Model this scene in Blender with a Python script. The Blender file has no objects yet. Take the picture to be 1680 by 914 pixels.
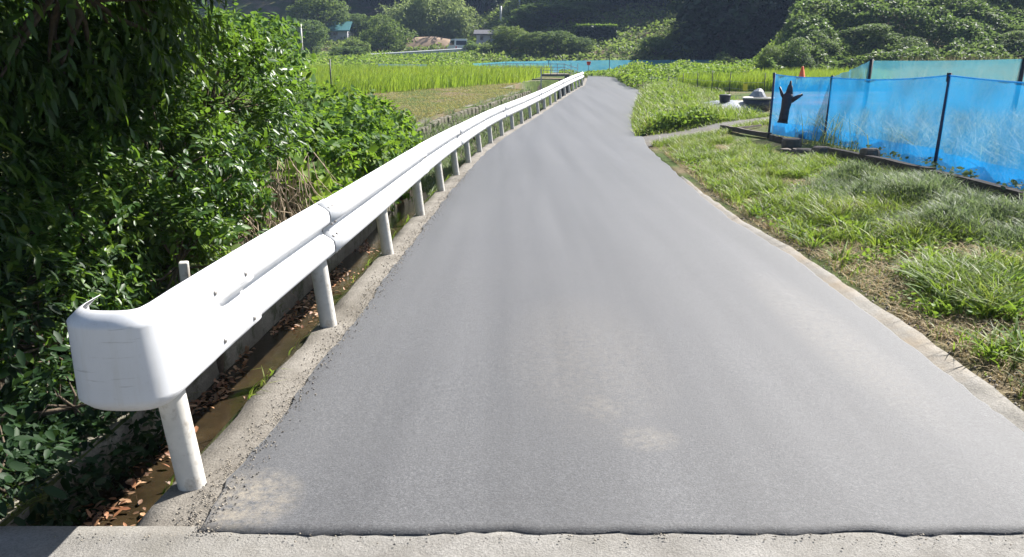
import bpy, math, random
import numpy as np
from mathutils import Vector, Matrix, Quaternion

# ------------------------------------------------------------------ camera, sky, sun, exposure
scene = bpy.context.scene
COL = scene.collection
F, HOR, CH = 1307.0, 98.0, 1.58            # focal length and horizon of the photograph in its pixels, eye height
TH = math.atan((457 - HOR) / F)
SUN_AZ, SUN_EL = math.radians(48), math.radians(43)

cd = bpy.data.cameras.new('camera')
cam = bpy.data.objects.new('camera', cd)
COL.objects.link(cam)
cam.location = (0, 0, CH)
cam.rotation_euler = (math.pi / 2 - TH, 0, 0)
cd.sensor_width = 36.0
cd.lens = F / 1680 * 36
cd.clip_start, cd.clip_end = 0.05, 3000
scene.camera = cam

world = bpy.data.worlds.new("World")
scene.world = world
world.use_nodes = True
wn = world.node_tree
wn.nodes.clear()
sky = wn.nodes.new('ShaderNodeTexSky')
sky.sky_type = 'NISHITA'
sky.sun_disc = False
sky.sun_elevation = SUN_EL
sky.sun_rotation = SUN_AZ
sky.air_density, sky.dust_density, sky.ozone_density = 1.0, 1.5, 1.0
bg = wn.nodes.new('ShaderNodeBackground')
bg.inputs['Strength'].default_value = 0.05
wo = wn.nodes.new('ShaderNodeOutputWorld')
wn.links.new(sky.outputs[0], bg.inputs[0])
wn.links.new(bg.outputs[0], wo.inputs[0])

sd = bpy.data.lights.new('sun', 'SUN')
sun = bpy.data.objects.new('sun', sd)
COL.objects.link(sun)
sd.energy = 5.0
sd.angle = math.radians(0.5)
sd.color = (1.0, 0.96, 0.90)
sdir = Vector((math.sin(SUN_AZ) * math.cos(SUN_EL), math.cos(SUN_AZ) * math.cos(SUN_EL), math.sin(SUN_EL)))
sun.rotation_euler = sdir.to_track_quat('Z', 'Y').to_euler()
sun.location = (10, 10, 20)

scene.view_settings.view_transform = 'Standard'
scene.view_settings.look = 'None'
scene.view_settings.exposure = 1.6
scene.view_settings.gamma = 1.0
scene.render.engine = 'CYCLES'
scene.cycles.max_bounces = 6
scene.cycles.diffuse_bounces = 2
scene.cycles.glossy_bounces = 2
scene.cycles.transmission_bounces = 3
scene.cycles.transparent_max_bounces = 8
scene.cycles.volume_bounces = 0

rng = np.random.default_rng(7)
random.seed(7)

# ------------------------------------------------------------------ helpers
def tag(o, label=None, cat=None, group=None, kind=None):
    if label: o['label'] = label
    if cat: o['category'] = cat
    if group: o['group'] = group
    if kind: o['kind'] = kind
    return o

def mesh_np(name, V, Fc, smooth=False):
    V = np.asarray(V, np.float32).reshape(-1, 3)
    Fc = np.asarray(Fc, np.int32)
    me = bpy.data.meshes.new(name)
    k = Fc.shape[1]
    me.vertices.add(len(V)); me.vertices.foreach_set('co', V.ravel())
    me.loops.add(Fc.size); me.loops.foreach_set('vertex_index', Fc.ravel())
    me.polygons.add(len(Fc))
    me.polygons.foreach_set('loop_start', np.arange(0, Fc.size, k, dtype=np.int32))
    me.polygons.foreach_set('loop_total', np.full(len(Fc), k, np.int32))
    if smooth: me.polygons.foreach_set('use_smooth', np.ones(len(Fc), bool))
    me.update(calc_edges=True)
    return me

def link(name, me, mat=None, parent=None, loc=None, rot=None):
    if mat is not None and not me.materials: me.materials.append(mat)
    o = bpy.data.objects.new(name, me)
    COL.objects.link(o)
    if loc is not None: o.location = loc
    if rot is not None: o.rotation_euler = rot
    if parent is not None: o.parent = parent
    return o

def empty(name, loc=(0, 0, 0), rz=0.0, label=None, cat=None, group=None):
    o = bpy.data.objects.new(name, None)
    COL.objects.link(o)
    o.location = loc
    o.rotation_euler = (0, 0, rz)
    o.empty_display_size = 0.2
    return tag(o, label, cat, group)

class MB:
    """collects simple shapes into ONE mesh"""
    def __init__(s): s.v, s.f = [], []
    def add(s, vs, fs):
        b = len(s.v); s.v += [tuple(map(float, p)) for p in vs]; s.f += [tuple(b + i for i in q) for q in fs]; return s
    def box(s, c, d, rz=0.0, tilt=(0, 0), bev=0.0, jit=0.0):
        M = Matrix.Translation(c) @ Matrix.Rotation(rz, 4, 'Z') @ Matrix.Rotation(tilt[0], 4, 'X') @ Matrix.Rotation(tilt[1], 4, 'Y')
        x, y, z = d[0] / 2, d[1] / 2, d[2] / 2
        if bev <= 0:
            vs = [(a * x, b * y, e * z) for a in (-1, 1) for b in (-1, 1) for e in (-1, 1)]
            fs = [(0, 1, 3, 2), (4, 6, 7, 5), (0, 4, 5, 1), (2, 3, 7, 6), (0, 2, 6, 4), (1, 5, 7, 3)]
        else:
            r = bev
            ring = [(-x + r, -y), (x - r, -y), (x, -y + r), (x, y - r), (x - r, y), (-x + r, y), (-x, y - r), (-x, -y + r)]
            lv = [(-z, 1 - r / max(x, y)), (-z + r, 1), (z - r, 1), (z, 1 - r / max(x, y))]
            vs, fs = [], []
            for zz, k in lv:
                vs += [(px * k, py * k, zz) for px, py in ring]
            for l in range(3):
                for i in range(8):
                    fs.append((l * 8 + i, l * 8 + (i + 1) % 8, l * 8 + 8 + (i + 1) % 8, l * 8 + 8 + i))
            fs.append(tuple(range(7, -1, -1))); fs.append(tuple(range(24, 32)))
        if jit: vs = [(a + random.uniform(-jit, jit), b + random.uniform(-jit, jit), e + random.uniform(-jit, jit)) for a, b, e in vs]
        return s.add([M @ Vector(p) for p in vs], fs)
    def tube(s, pts, rad, n=8, cap=True):
        pts = [Vector(p) for p in pts]
        if not hasattr(rad, '__len__'): rad = [rad] * len(pts)
        vs, fs = [], []
        for i, p in enumerate(pts):
            t = (pts[min(i + 1, len(pts) - 1)] - pts[max(i - 1, 0)]).normalized()
            a = Vector((0, 0, 1)) if abs(t.z) < 0.9 else Vector((1, 0, 0))
            u = t.cross(a).normalized(); w = t.cross(u)
            for k in range(n):
                an = 2 * math.pi * k / n
                vs.append(p + (u * math.cos(an) + w * math.sin(an)) * rad[i])
        for i in range(len(pts) - 1):
            for k in range(n):
                fs.append((i * n + k, i * n + (k + 1) % n, i * n + n + (k + 1) % n, i * n + n + k))
        if cap:
            fs.append(tuple(range(n - 1, -1, -1))); fs.append(tuple(range((len(pts) - 1) * n, len(pts) * n)))
        return s.add(vs, fs)
    def lathe(s, prof, c=(0, 0, 0), n=16):
        vs, fs = [], []
        for r, z in prof:
            vs += [(c[0] + r * math.cos(2 * math.pi * k / n), c[1] + r * math.sin(2 * math.pi * k / n), c[2] + z) for k in range(n)]
        for i in range(len(prof) - 1):
            for k in range(n):
                fs.append((i * n + k, i * n + (k + 1) % n, i * n + n + (k + 1) % n, i * n + n + k))
        return s.add(vs, fs)
    def mesh(s, name, smooth=False):
        me = bpy.data.meshes.new(name)
        me.from_pydata(s.v, [], s.f)
        if smooth: me.polygons.foreach_set('use_smooth', np.ones(len(s.f), bool))
        me.update()
        return me
    def build(s, name, mat, parent=None, smooth=False, loc=None, rot=None):
        return link(name, s.mesh(name, smooth), mat, parent, loc, rot)

# smooth value noise for the terrain and the clumps (numpy)
_NT = np.random.default_rng(3).random((256, 256))
def vnoise(x, y, sc=1.0):
    x = np.asarray(x, float) * sc + 1000; y = np.asarray(y, float) * sc + 1000
    xi = np.floor(x).astype(int); yi = np.floor(y).astype(int)
    fx = x - xi; fy = y - yi
    fx = fx * fx * (3 - 2 * fx); fy = fy * fy * (3 - 2 * fy)
    g = lambda a, b: _NT[a % 256, b % 256]
    return (g(xi, yi) * (1 - fx) + g(xi + 1, yi) * fx) * (1 - fy) + (g(xi, yi + 1) * (1 - fx) + g(xi + 1, yi + 1) * fx) * fy
def fnoise(x, y, sc=1.0):
    return (vnoise(x, y, sc) + 0.5 * vnoise(x, y, sc * 2.1) + 0.25 * vnoise(x, y, sc * 4.3)) / 1.75

def ss(a, b, x):
    t = np.clip((np.asarray(x, float) - a) / (b - a), 0, 1)
    return t * t * (3 - 2 * t)

# ------------------------------------------------------------------ the lie of the land (metres; +Y is up the road)
RZ_Y = [-20, 2.75, 4.75, 6.75, 8.75, 10.75, 12.7, 14.7, 16.7, 18.7, 24.7, 26.7, 28.6, 30.6, 32.6, 34.5, 36.5, 38.5, 40.5, 44.4, 48.4, 55, 62, 75, 100]
RZ_Z = [0, 0, -.03, -.05, -.09, -.14, -.2, -.25, -.28, -.3, -.3, -.28, -.25, -.22, -.18, -.14, -.1, -.05, 0, .06, .1, .28, .45, .5, .5]
def rz(Y): return np.interp(Y, RZ_Y, RZ_Z)
# line of the guardrail posts
PL_Y = [-20, 2.75, 4.75, 6.75, 8.75, 10.75, 12.74, 14.74, 16.74, 18.73, 20.71, 22.69, 24.67, 26.65, 28.62, 30.6, 32.6, 34.55, 36.5, 38.5, 40.5, 42.4, 44.4, 46.4, 48.35, 55, 62, 75]
PL_X = [-2.2, -1.22, -1.14, -1.07, -1.01, -.95, -.88, -.79, -.66, -.48, -.24, .03, .32, .62, .94, 1.25, 1.56, 1.87, 2.19, 2.52, 2.86, 3.19, 3.51, 3.84, 4.17, 4.9, 5.6, 7.4]
def xl(Y): return np.interp(Y, PL_Y, PL_X)
def at(px, py, z):                       # where the sight line through a photo pixel meets the level z
    x = (px - 840) / F; y = (457 - py) / F
    d = (x, math.cos(TH) + y * math.sin(TH), -math.sin(TH) + y * math.cos(TH))
    t = (z - CH) / d[2]
    return (d[0] * t, d[1] * t, z)
def at_road(px, py):
    z = 0.0
    for _ in range(40): z = 0.5 * z + 0.5 * float(rz(at(px, py, z)[1]))
    return at(px, py, z)
def xat(px, D): return (px - 840) / F * (D * math.cos(TH))
def zat(py, D): return CH - D * math.tan(TH - math.atan((457 - py) / F))

_re = [at_road(*p) for p in [(1680, 715), (1540, 604), (1400, 500), (1290, 418), (1205, 366), (1148, 322), (1100, 276), (1066, 246), (1052, 222), (1043, 205), (1046, 180), (1055, 152)]]
XR_Y = [-20] + [p[1] for p in _re] + [46, 52, 60, 75]
XR_X = [_re[0][0] + .4] + [p[0] for p in _re] + [6.75, 6.95, 7.35, 9.4]
def xr(Y): return np.interp(Y, XR_Y, XR_X)
KERB_L, KERB_R = -0.10, 0.135              # the kerb strip, measured from the line of posts
def wall_u(Y): return -np.interp(Y, [-20, 8.5, 13, 18, 23, 36, 37, 38, 46, 47.5, 75], [.68, .68, 1.05, 1.9, 2.1, 1.5, 1.5, 2.75, 2.75, 1.4, 1.4])
def canal_z(Y): return rz(Y) - np.interp(Y, [0, 8, 14, 20, 75], [.30, .32, .6, 1.0, 1.1])
def bank_z(Y): return np.interp(Y, [-20, 9, 20, 36, 45, 70, 98, 103, 130, 300], [-.11, -.10, 0, .28, .42, .6, 2.1, 2.2, 7.0, 90])

def gz(X, Y):
    X = np.asarray(X, float); Y = np.asarray(Y, float)
    u = X - xl(Y); v = X - xr(Y)
    road = rz(Y)
    left = bank_z(Y) + 0.10 * (fnoise(X, Y, .7) - .5) * ss(0, 1, -u - .9)
    left = left + 0.25 * ss(0.5, 3.5, -u - 1.0) * (1 - ss(14, 20, Y)) * ss(2, 4, Y)
    left = left - .75 * ss(.83, 1.0, -u) * ss(4.6, 3.6, Y) * ss(2.0, 2.5, Y)
    # right side: verge, paddock, then the far rice and the terraced kudzu slope
    flat = np.interp(Y, [-20, 12, 20, 30, 42, 60, 75, 300], [.05, .03, -.16, -.12, .02, .35, .5, .5])
    verge = road + (-.005 + 0.125 * ss(.1, 1.2, v)) * (1 - ss(16, 19, Y) * (1 - ss(21, 24, Y)))
    verge = verge + .07 * (fnoise(X, Y, 1.3) - .5) * ss(.2, .8, v)
    right = verge * (1 - ss(1.2, 3.0, v)) + flat * ss(1.2, 3.0, v)
    # hills
    t = ss(.285, .36, X / np.maximum(Y, 1.0))
    hillc = np.interp(Y, [-20, 84, 96, 130, 160, 300], [0, 0, 3.0, 15, 30, 95])
    hillr = np.interp(Y, [-20, 50, 53, 66, 84, 100, 140, 300], [0, 0, .5, 5.6, 6.0, 11, 32, 110])
    right = right + hillc * (1 - t) + hillr * t
    z = np.where(v > 0, right, road - .06)
    z = np.where(u < KERB_L - .05, canal_z(Y) - .06, z)
    lw = wall_u(Y)
    z = np.where(u < lw, left, z)
    far = ss(62, 70, Y)                    # past the road's end everything runs together
    mid = ss(-8, 8, X)
    z = z * (1 - far) + far * (left * (1 - mid) + np.where(v > 0, right, flat + hillc * (1 - t) + hillr * t) * mid)
    apron = ss(2.5, 2.35, Y)
    z = np.where(u < KERB_L - .05, z * (1 - apron) + (-.05) * apron, z)
    return z

# ------------------------------------------------------------------ materials
def M(name):
    m = bpy.data.materials.new(name)
    m.use_nodes = True
    nt = m.node_tree
    nt.nodes.clear()
    out = nt.nodes.new('ShaderNodeOutputMaterial')
    return m, nt, out
def N(nt, typ, **kw):
    n = nt.nodes.new(typ)
    for k, v in kw.items():
        if k in n.inputs: n.inputs[k].default_value = v
        else: setattr(n, k, v)
    return n
def L(nt, a, b): nt.links.new(a, b)
def ramp(nt, fac, stops):
    r = nt.nodes.new('ShaderNodeValToRGB')
    e = r.color_ramp.elements
    while len(e) < len(stops): e.new(0.5)
    for i, (p, c) in enumerate(stops):
        e[i].position = p; e[i].color = (c[0], c[1], c[2], 1)
    L(nt, fac, r.inputs[0])
    return r
def noise(nt, scale, detail=4, rough=.6, vec=None, dist=0.0):
    n = N(nt, 'ShaderNodeTexNoise', Scale=scale, Detail=detail, Roughness=rough, Distortion=dist)
    if vec is not None: L(nt, vec, n.inputs['Vector'])
    return n
def coords(nt, which='Object'):
    return nt.nodes.new('ShaderNodeTexCoord').outputs[which]
def mixc(nt, fac, a, b, mode='MIX'):
    m = nt.nodes.new('ShaderNodeMix'); m.data_type = 'RGBA'; m.blend_type = mode
    for i, s in ((0, fac), (6, a), (7, b)):
        if hasattr(s, 'is_linked') or hasattr(s, 'links'): L(nt, s, m.inputs[i])
        elif i == 0: m.inputs[0].default_value = s
        else: m.inputs[i].default_value = (s[0], s[1], s[2], 1)
    return m.outputs[2]
def mathn(nt, op, a, b=None):
    m = nt.nodes.new('ShaderNodeMath'); m.operation = op
    for i, s in ((0, a), (1, b)):
        if s is None: continue
        if hasattr(s, 'links'): L(nt, s, m.inputs[i])
        else: m.inputs[i].default_value = s
    return m.outputs[0]
def bump(nt, h, strength, dist=.01, normal=None):
    b = N(nt, 'ShaderNodeBump', Strength=strength, Distance=dist)
    L(nt, h, b.inputs['Height'])
    if normal is not None: L(nt, normal, b.inputs['Normal'])
    return b.outputs[0]

def leaf_mat(name, stops, rough=.4, trans=.35, tcol=(.20, .32, .03), spec=.5, patch=.0, trees=False):
    m, nt, out = M(name)
    g = nt.nodes.new('ShaderNodeNewGeometry')
    col = ramp(nt, g.outputs['Random Per Island'], stops).outputs[0]
    if trees:
        oi = nt.nodes.new('ShaderNodeObjectInfo')
        col = mixc(nt, 1, col, ramp(nt, oi.outputs['Random'], [(0, (.62, .74, .85)), (.35, (1, 1, 1)), (.65, (1.3, 1.12, .8)), (1, (.85, 1.05, .95))]).outputs[0], 'MULTIPLY')
    if patch:                              # plants differ in colour from one spot to the next
        pn = noise(nt, patch, 3, .6, coords(nt))
        col = mixc(nt, 1, col, ramp(nt, pn.outputs[0], [(.3, (.68, .80, .80)), (.5, (1, 1, 1)), (.7, (1.45, 1.18, .95))]).outputs[0], 'MULTIPLY')
    p = N(nt, 'ShaderNodeBsdfPrincipled', Roughness=rough)
    p.inputs['Specular IOR Level'].default_value = spec
    L(nt, col, p.inputs['Base Color'])
    t = nt.nodes.new('ShaderNodeBsdfTranslucent')
    L(nt, mixc(nt, .6, col, tcol), t.inputs['Color'])
    mx = N(nt, 'ShaderNodeMixShader'); mx.inputs[0].default_value = trans
    L(nt, p.outputs[0], mx.inputs[1]); L(nt, t.outputs[0], mx.inputs[2])
    L(nt, mx.outputs[0], out.inputs[0])
    return m

def simple(name, col, rough=.7, var=.25, scale=6.0, bumps=.0, bscale=60, metal=0.0, dirt=None, spec=.5):
    m, nt, out = M(name)
    c = coords(nt)
    n = noise(nt, scale, 5, .65, c)
    lo = tuple(max(0, k * (1 - var)) for k in col); hi = tuple(min(1, k * (1 + var)) for k in col)
    base = ramp(nt, n.outputs[0], [(.3, lo), (.7, hi)]).outputs[0]
    if dirt:
        n2 = noise(nt, dirt[1], 6, .7, c)
        f = ramp(nt, n2.outputs[0], [(dirt[2], (0, 0, 0)), (dirt[2] + .18, (1, 1, 1))]).outputs[0]
        base = mixc(nt, f, base, dirt[0])
    p = N(nt, 'ShaderNodeBsdfPrincipled', Roughness=rough, Metallic=metal)
    p.inputs['Specular IOR Level'].default_value = spec
    L(nt, base, p.inputs['Base Color'])
    if bumps:
        nb = noise(nt, bscale, 5, .7, c)
        L(nt, bump(nt, nb.outputs[0], bumps, .01), p.inputs['Normal'])
    L(nt, p.outputs[0], out.inputs[0])
    return m

def ground_mat():
    m, nt, out = M('soil_and_turf')
    c = coords(nt)
    n1 = noise(nt, .35, 5, .6, c); n2 = noise(nt, 4.0, 6, .7, c); n3 = noise(nt, 45, 4, .7, c)
    soil = ramp(nt, n2.outputs[0], [(.3, (.10, .075, .045)), (.7, (.23, .18, .115))]).outputs[0]
    turf = ramp(nt, n2.outputs[0], [(.3, (.035, .06, .015)), (.7, (.10, .14, .035))]).outputs[0]
    f = ramp(nt, n1.outputs[0], [(.38, (0, 0, 0)), (.55, (1, 1, 1))]).outputs[0]
    base = mixc(nt, f, soil, turf)
    base = mixc(nt, .5, base, ramp(nt, n3.outputs[0], [(.3, (.4, .4, .4)), (.7, (1, 1, 1))]).outputs[0], 'MULTIPLY')
    p = N(nt, 'ShaderNodeBsdfPrincipled', Roughness=.95)
    p.inputs['Specular IOR Level'].default_value = .1
    L(nt, base, p.inputs['Base Color'])
    L(nt, bump(nt, n3.outputs[0], .8, .03), p.inputs['Normal'])
    L(nt, p.outputs[0], out.inputs[0])
    return m

def asphalt_mat():
    m, nt, out = M('fresh_asphalt')
    c = coords(nt)
    fine = noise(nt, 105, 5, .85, c); mid = noise(nt, 38, 4, .7, c); big = noise(nt, .8, 4, .6, c)
    mp = N(nt, 'ShaderNodeMapping'); mp.inputs['Scale'].default_value = (3.0, .10, 1); L(nt, c, mp.inputs[0])
    lane = noise(nt, .9, 3, .5, mp.outputs[0])
    base = ramp(nt, fine.outputs[0], [(.35, (.022, .0225, .025)), (.5, (.046, .047, .051)), (.66, (.102, .103, .106))]).outputs[0]
    base = mixc(nt, .55, base, ramp(nt, mid.outputs[0], [(.3, (.55, .55, .56)), (.7, (1.15, 1.15, 1.15))]).outputs[0], 'MULTIPLY')
    base = mixc(nt, 1, base, ramp(nt, lane.outputs[0], [(.32, (.70, .705, .73)), (.68, (1.28, 1.275, 1.27))]).outputs[0], 'MULTIPLY')
    base = mixc(nt, 1, base, ramp(nt, big.outputs[0], [(.3, (.96, .96, .97)), (.7, (1.05, 1.05, 1.04))]).outputs[0], 'MULTIPLY')
    # dusty tyre smears and sand: three places where they lie on the real road
    sep = N(nt, 'ShaderNodeSeparateXYZ'); L(nt, c, sep.inputs[0])
    dust = None
    for cx, cy, rx, ry, amt in ((.58, 3.12, .16, .14, .25), (.42, 3.45, .14, .2, .2), (-1.0, 2.62, .24, .26, .6), (.42, 4.2, .5, 1.2, .12), (1.9, 4.6, .25, 1.6, .16)):
        dx = mathn(nt, 'DIVIDE', mathn(nt, 'SUBTRACT', sep.outputs[0], cx), rx)
        dy = mathn(nt, 'DIVIDE', mathn(nt, 'SUBTRACT', sep.outputs[1], cy), ry)
        r2 = mathn(nt, 'ADD', mathn(nt, 'MULTIPLY', dx, dx), mathn(nt, 'MULTIPLY', dy, dy))
        w = mathn(nt, 'MULTIPLY', mathn(nt, 'MAXIMUM', mathn(nt, 'SUBTRACT', 1.0, r2), 0.0), amt)
        dust = w if dust is None else mathn(nt, 'MAXIMUM', dust, w)
    sn = noise(nt, 24, 6, .8, c)
    dust = mathn(nt, 'MULTIPLY', dust, ramp(nt, sn.outputs[0], [(.38, (0, 0, 0)), (.66, (1, 1, 1))]).outputs[0])
    base = mixc(nt, dust, base, (.34, .29, .21))
    p = N(nt, 'ShaderNodeBsdfPrincipled', Roughness=.62)
    p.inputs['Specular IOR Level'].default_value = .48
    p.inputs['Sheen Weight'].default_value = .22
    p.inputs['Sheen Roughness'].default_value = .45
    p.inputs['Sheen Tint'].default_value = (.85, .87, .92, 1)
    L(nt, base, p.inputs['Base Color'])
    b = bump(nt, fine.outputs[0], .55, .006)
    b = bump(nt, mid.outputs[0], .12, .006, b)
    L(nt, b, p.inputs['Normal'])
    L(nt, p.outputs[0], out.inputs[0])
    return m

def concrete_mat(name, lo, hi, dirt=(.10, .085, .06), moss=None, grit=90):
    m, nt, out = M(name)
    c = coords(nt)
    n1 = noise(nt, 3.2, 6, .7, c); n2 = noise(nt, grit, 4, .75, c); n3 = noise(nt, 1.1, 5, .7, c)
    base = ramp(nt, n1.outputs[0], [(.3, lo), (.7, hi)]).outputs[0]
    base = mixc(nt, .7, base, ramp(nt, n2.outputs[0], [(.3, (.42, .41, .4)), (.62, (1.1, 1.1, 1.1))]).outputs[0], 'MULTIPLY')
    base = mixc(nt, ramp(nt, n3.outputs[0], [(.46, (0, 0, 0)), (.68, (.75, .75, .75))]).outputs[0], base, dirt)
    if moss:
        n4 = noise(nt, 5, 6, .75, c)
        base = mixc(nt, ramp(nt, n4.outputs[0], [(.5, (0, 0, 0)), (.62, (.8, .8, .8))]).outputs[0], base, moss)
    p = N(nt, 'ShaderNodeBsdfPrincipled', Roughness=.9)
    p.inputs['Specular IOR Level'].default_value = .25
    L(nt, base, p.inputs['Base Color'])
    b = bump(nt, n2.outputs[0], .7, .012)
    L(nt, bump(nt, n1.outputs[0], .4, .03, b), p.inputs['Normal'])
    L(nt, p.outputs[0], out.inputs[0])
    return m

def net_mat(name, col, cover, tcol):
    """woven plastic netting: finer than a pixel, so it covers part of what lies behind it"""
    m, nt, out = M(name)
    c = coords(nt)
    mp = N(nt, 'ShaderNodeMapping'); mp.inputs['Scale'].default_value = (1, 1, 2.2); L(nt, c, mp.inputs[0])
    n1 = noise(nt, 1.3, 5, .6, mp.outputs[0], .6); n2 = noise(nt, 220, 2, .5, c)
    cov = mathn(nt, 'ADD', mathn(nt, 'MULTIPLY', mathn(nt, 'SUBTRACT', n1.outputs[0], .5), .45), cover)
    cov = mathn(nt, 'ADD', cov, mathn(nt, 'MULTIPLY', mathn(nt, 'SUBTRACT', n2.outputs[0], .5), .5))
    d = N(nt, 'ShaderNodeBsdfPrincipled', Roughness=.6); d.inputs['Base Color'].default_value = (*col, 1)
    t = N(nt, 'ShaderNodeBsdfTranslucent'); t.inputs['Color'].default_value = (*tcol, 1)
    mx = N(nt, 'ShaderNodeMixShader'); mx.inputs[0].default_value = .5
    L(nt, d.outputs[0], mx.inputs[1]); L(nt, t.outputs[0], mx.inputs[2])
    tr = nt.nodes.new('ShaderNodeBsdfTransparent')
    m2 = N(nt, 'ShaderNodeMixShader')
    cl = nt.nodes.new('ShaderNodeClamp'); L(nt, cov, cl.inputs[0])
    L(nt, cl.outputs[0], m2.inputs[0]); L(nt, tr.outputs[0], m2.inputs[1]); L(nt, mx.outputs[0], m2.inputs[2])
    L(nt, m2.outputs[0], out.inputs[0])
    return m

def water_mat():
    m, nt, out = M('shallow_water')
    c = coords(nt)
    n1 = noise(nt, 3.0, 6, .7, c); n2 = noise(nt, 16, 3, .6, c)
    col = ramp(nt, n1.outputs[0], [(.3, (.012, .009, .005)), (.6, (.036, .025, .013)), (.8, (.08, .057, .028))]).outputs[0]
    p = N(nt, 'ShaderNodeBsdfPrincipled', Roughness=.12, IOR=1.33)
    L(nt, col, p.inputs['Base Color'])
    L(nt, bump(nt, n2.outputs[0], .25, .01), p.inputs['Normal'])
    L(nt, p.outputs[0], out.inputs[0])
    return m

def rail_paint():
    m, nt, out = M('white_rail_paint')
    c = coords(nt)
    n1 = noise(nt, 2.5, 5, .6, c); n2 = noise(nt, 30, 5, .8, c)
    mp = N(nt, 'ShaderNodeMapping'); mp.inputs['Scale'].default_value = (14, 14, 1.5); L(nt, c, mp.inputs[0])
    n3 = noise(nt, 1.5, 5, .7, mp.outputs[0])
    base = ramp(nt, n1.outputs[0], [(.3, (.48, .49, .51)), (.7, (.57, .58, .60))]).outputs[0]
    base = mixc(nt, ramp(nt, n3.outputs[0], [(.50, (0, 0, 0)), (.74, (.5, .5, .5))]).outputs[0], base, (.42, .41, .38))
    base = mixc(nt, ramp(nt, n2.outputs[0], [(.60, (0, 0, 0)), (.72, (.35, .35, .35))]).outputs[0], base, (.34, .32, .29))
    mp2 = N(nt, 'ShaderNodeMapping'); mp2.inputs['Scale'].default_value = (5, 5, 60); mp2.inputs['Rotation'].default_value = (.1, .06, 0); L(nt, c, mp2.inputs[0])
    n4 = noise(nt, 1.2, 4, .6, mp2.outputs[0])
    base = mixc(nt, ramp(nt, n4.outputs[0], [(.62, (0, 0, 0)), (.70, (.45, .45, .45))]).outputs[0], base, (.22, .215, .21))
    p = N(nt, 'ShaderNodeBsdfPrincipled', Roughness=.5)
    L(nt, base, p.inputs['Base Color'])
    L(nt, bump(nt, n1.outputs[0], .05, .02), p.inputs['Normal'])
    L(nt, p.outputs[0], out.inputs[0])
    return m

MAT = {}
MAT['ground'] = ground_mat()
MAT['asphalt'] = asphalt_mat()
MAT['kerb'] = concrete_mat('old_kerb_concrete', (.16, .145, .125), (.28, .26, .23), dirt=(.09, .08, .065))
MAT['oldroad'] = concrete_mat('worn_old_surface', (.20, .19, .175), (.31, .30, .28), dirt=(.15, .14, .12), grit=120)
MAT['shoulder'] = concrete_mat('pale_edge_concrete', (.19, .18, .16), (.30, .285, .26), dirt=(.24, .19, .13))
MAT['canalwall'] = concrete_mat('canal_wall_concrete', (.17, .155, .125), (.32, .30, .25), moss=(.05, .06, .025))
MAT['path'] = concrete_mat('grey_gravel_path', (.085, .082, .08), (.15, .145, .14), grit=40)
MAT['water'] = water_mat()
MAT['rail'] = rail_paint()
MAT['post'] = simple('dull_white_post', (.52, .50, .46), .55, .16, 5, .1, 40, dirt=((.26, .22, .17), 11, .52))
MAT['bolt'] = simple('grey_bolt', (.32, .30, .28), .5, .3, 40, metal=.4)
MAT['net'] = net_mat('blue_netting', (.005, .18, .53), .67, (.010, .26, .60))
MAT['netback'] = net_mat('pale_blue_netting', (.05, .36, .60), .66, (.14, .50, .64))
MAT['netfar'] = net_mat('far_blue_netting', (.09, .32, .48), .78, (.10, .36, .50))
MAT['netgrey'] = net_mat('grey_blue_netting', (.12, .20, .26), .7, (.14, .24, .3))
MAT['netpost'] = simple('dark_blue_post', (.018, .030, .085), .5, .3, 12)
MAT['blackpost'] = simple('black_post', (.012, .013, .016), .55, .3, 12)
MAT['rubber'] = simple('black_rubber', (.040, .028, .036), .5, .4, 20, .1, 60)
MAT['wood'] = simple('weathered_dark_wood', (.06, .045, .034), .85, .45, 14, .6, 50)
MAT['palewood'] = simple('grey_weathered_wood', (.22, .19, .155), .85, .35, 14, .5, 50)
MAT['stone'] = simple('brown_stone', (.115, .095, .078), .9, .35, 9, .8, 30)
MAT['whitecloth'] = simple('white_plastic_sack', (.46, .44, .40), .6, .15, 8, .3, 20)
MAT['tarp'] = simple('grey_tarpaulin', (.20, .22, .25), .45, .35, 7, .4, 12)
MAT['darkplastic'] = simple('dark_plastic', (.03, .032, .045), .45, .3, 12)
MAT['orange'] = simple('orange_plastic', (.80, .13, .03), .5, .12, 12)
MAT['red'] = simple('red_plastic', (.60, .04, .03), .5, .12, 12)
MAT['yellow'] = simple('yellow_plastic', (.75, .60, .04), .5, .12, 12)
MAT['bark'] = simple('brown_bark', (.10, .075, .05), .95, .4, 18, .8, 40)
MAT['twig'] = simple('dry_twig', (.34, .27, .19), .9, .35, 20)
MAT['string'] = simple('pale_string', (.5, .5, .45), .8, .1)
MAT['steel'] = simple('galvanised_pipe', (.42, .44, .47), .45, .2, 14, metal=.3)
MAT['darkwall'] = concrete_mat('dark_concrete', (.09, .085, .08), (.16, .15, .14), grit=20)  # dark grey concrete for the culvert wall
MAT['masonry'] = concrete_mat('old_masonry', (.12, .11, .09), (.22, .20, .165), moss=(.06, .07, .028), grit=20)
MAT['plaster'] = simple('grey_plaster', (.36, .36, .38), .85, .15, 2)
MAT['tealroof'] = simple('teal_metal_roof', (.05, .15, .17), .45, .15, 3)
MAT['darkroof'] = simple('dark_roof', (.07, .07, .08), .6, .2, 3)
MAT['glass'] = simple('dark_window', (.02, .025, .03), .1, .2, 3)
MAT['vanpaint'] = simple('white_car_paint', (.72, .73, .75), .25, .05, 2)
MAT['tyre'] = simple('tyre_rubber', (.02, .02, .02), .8, .2, 8)
MAT['earth'] = simple('bare_tan_earth', (.34, .24, .16), .95, .3, .6, .8, 3)

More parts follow.
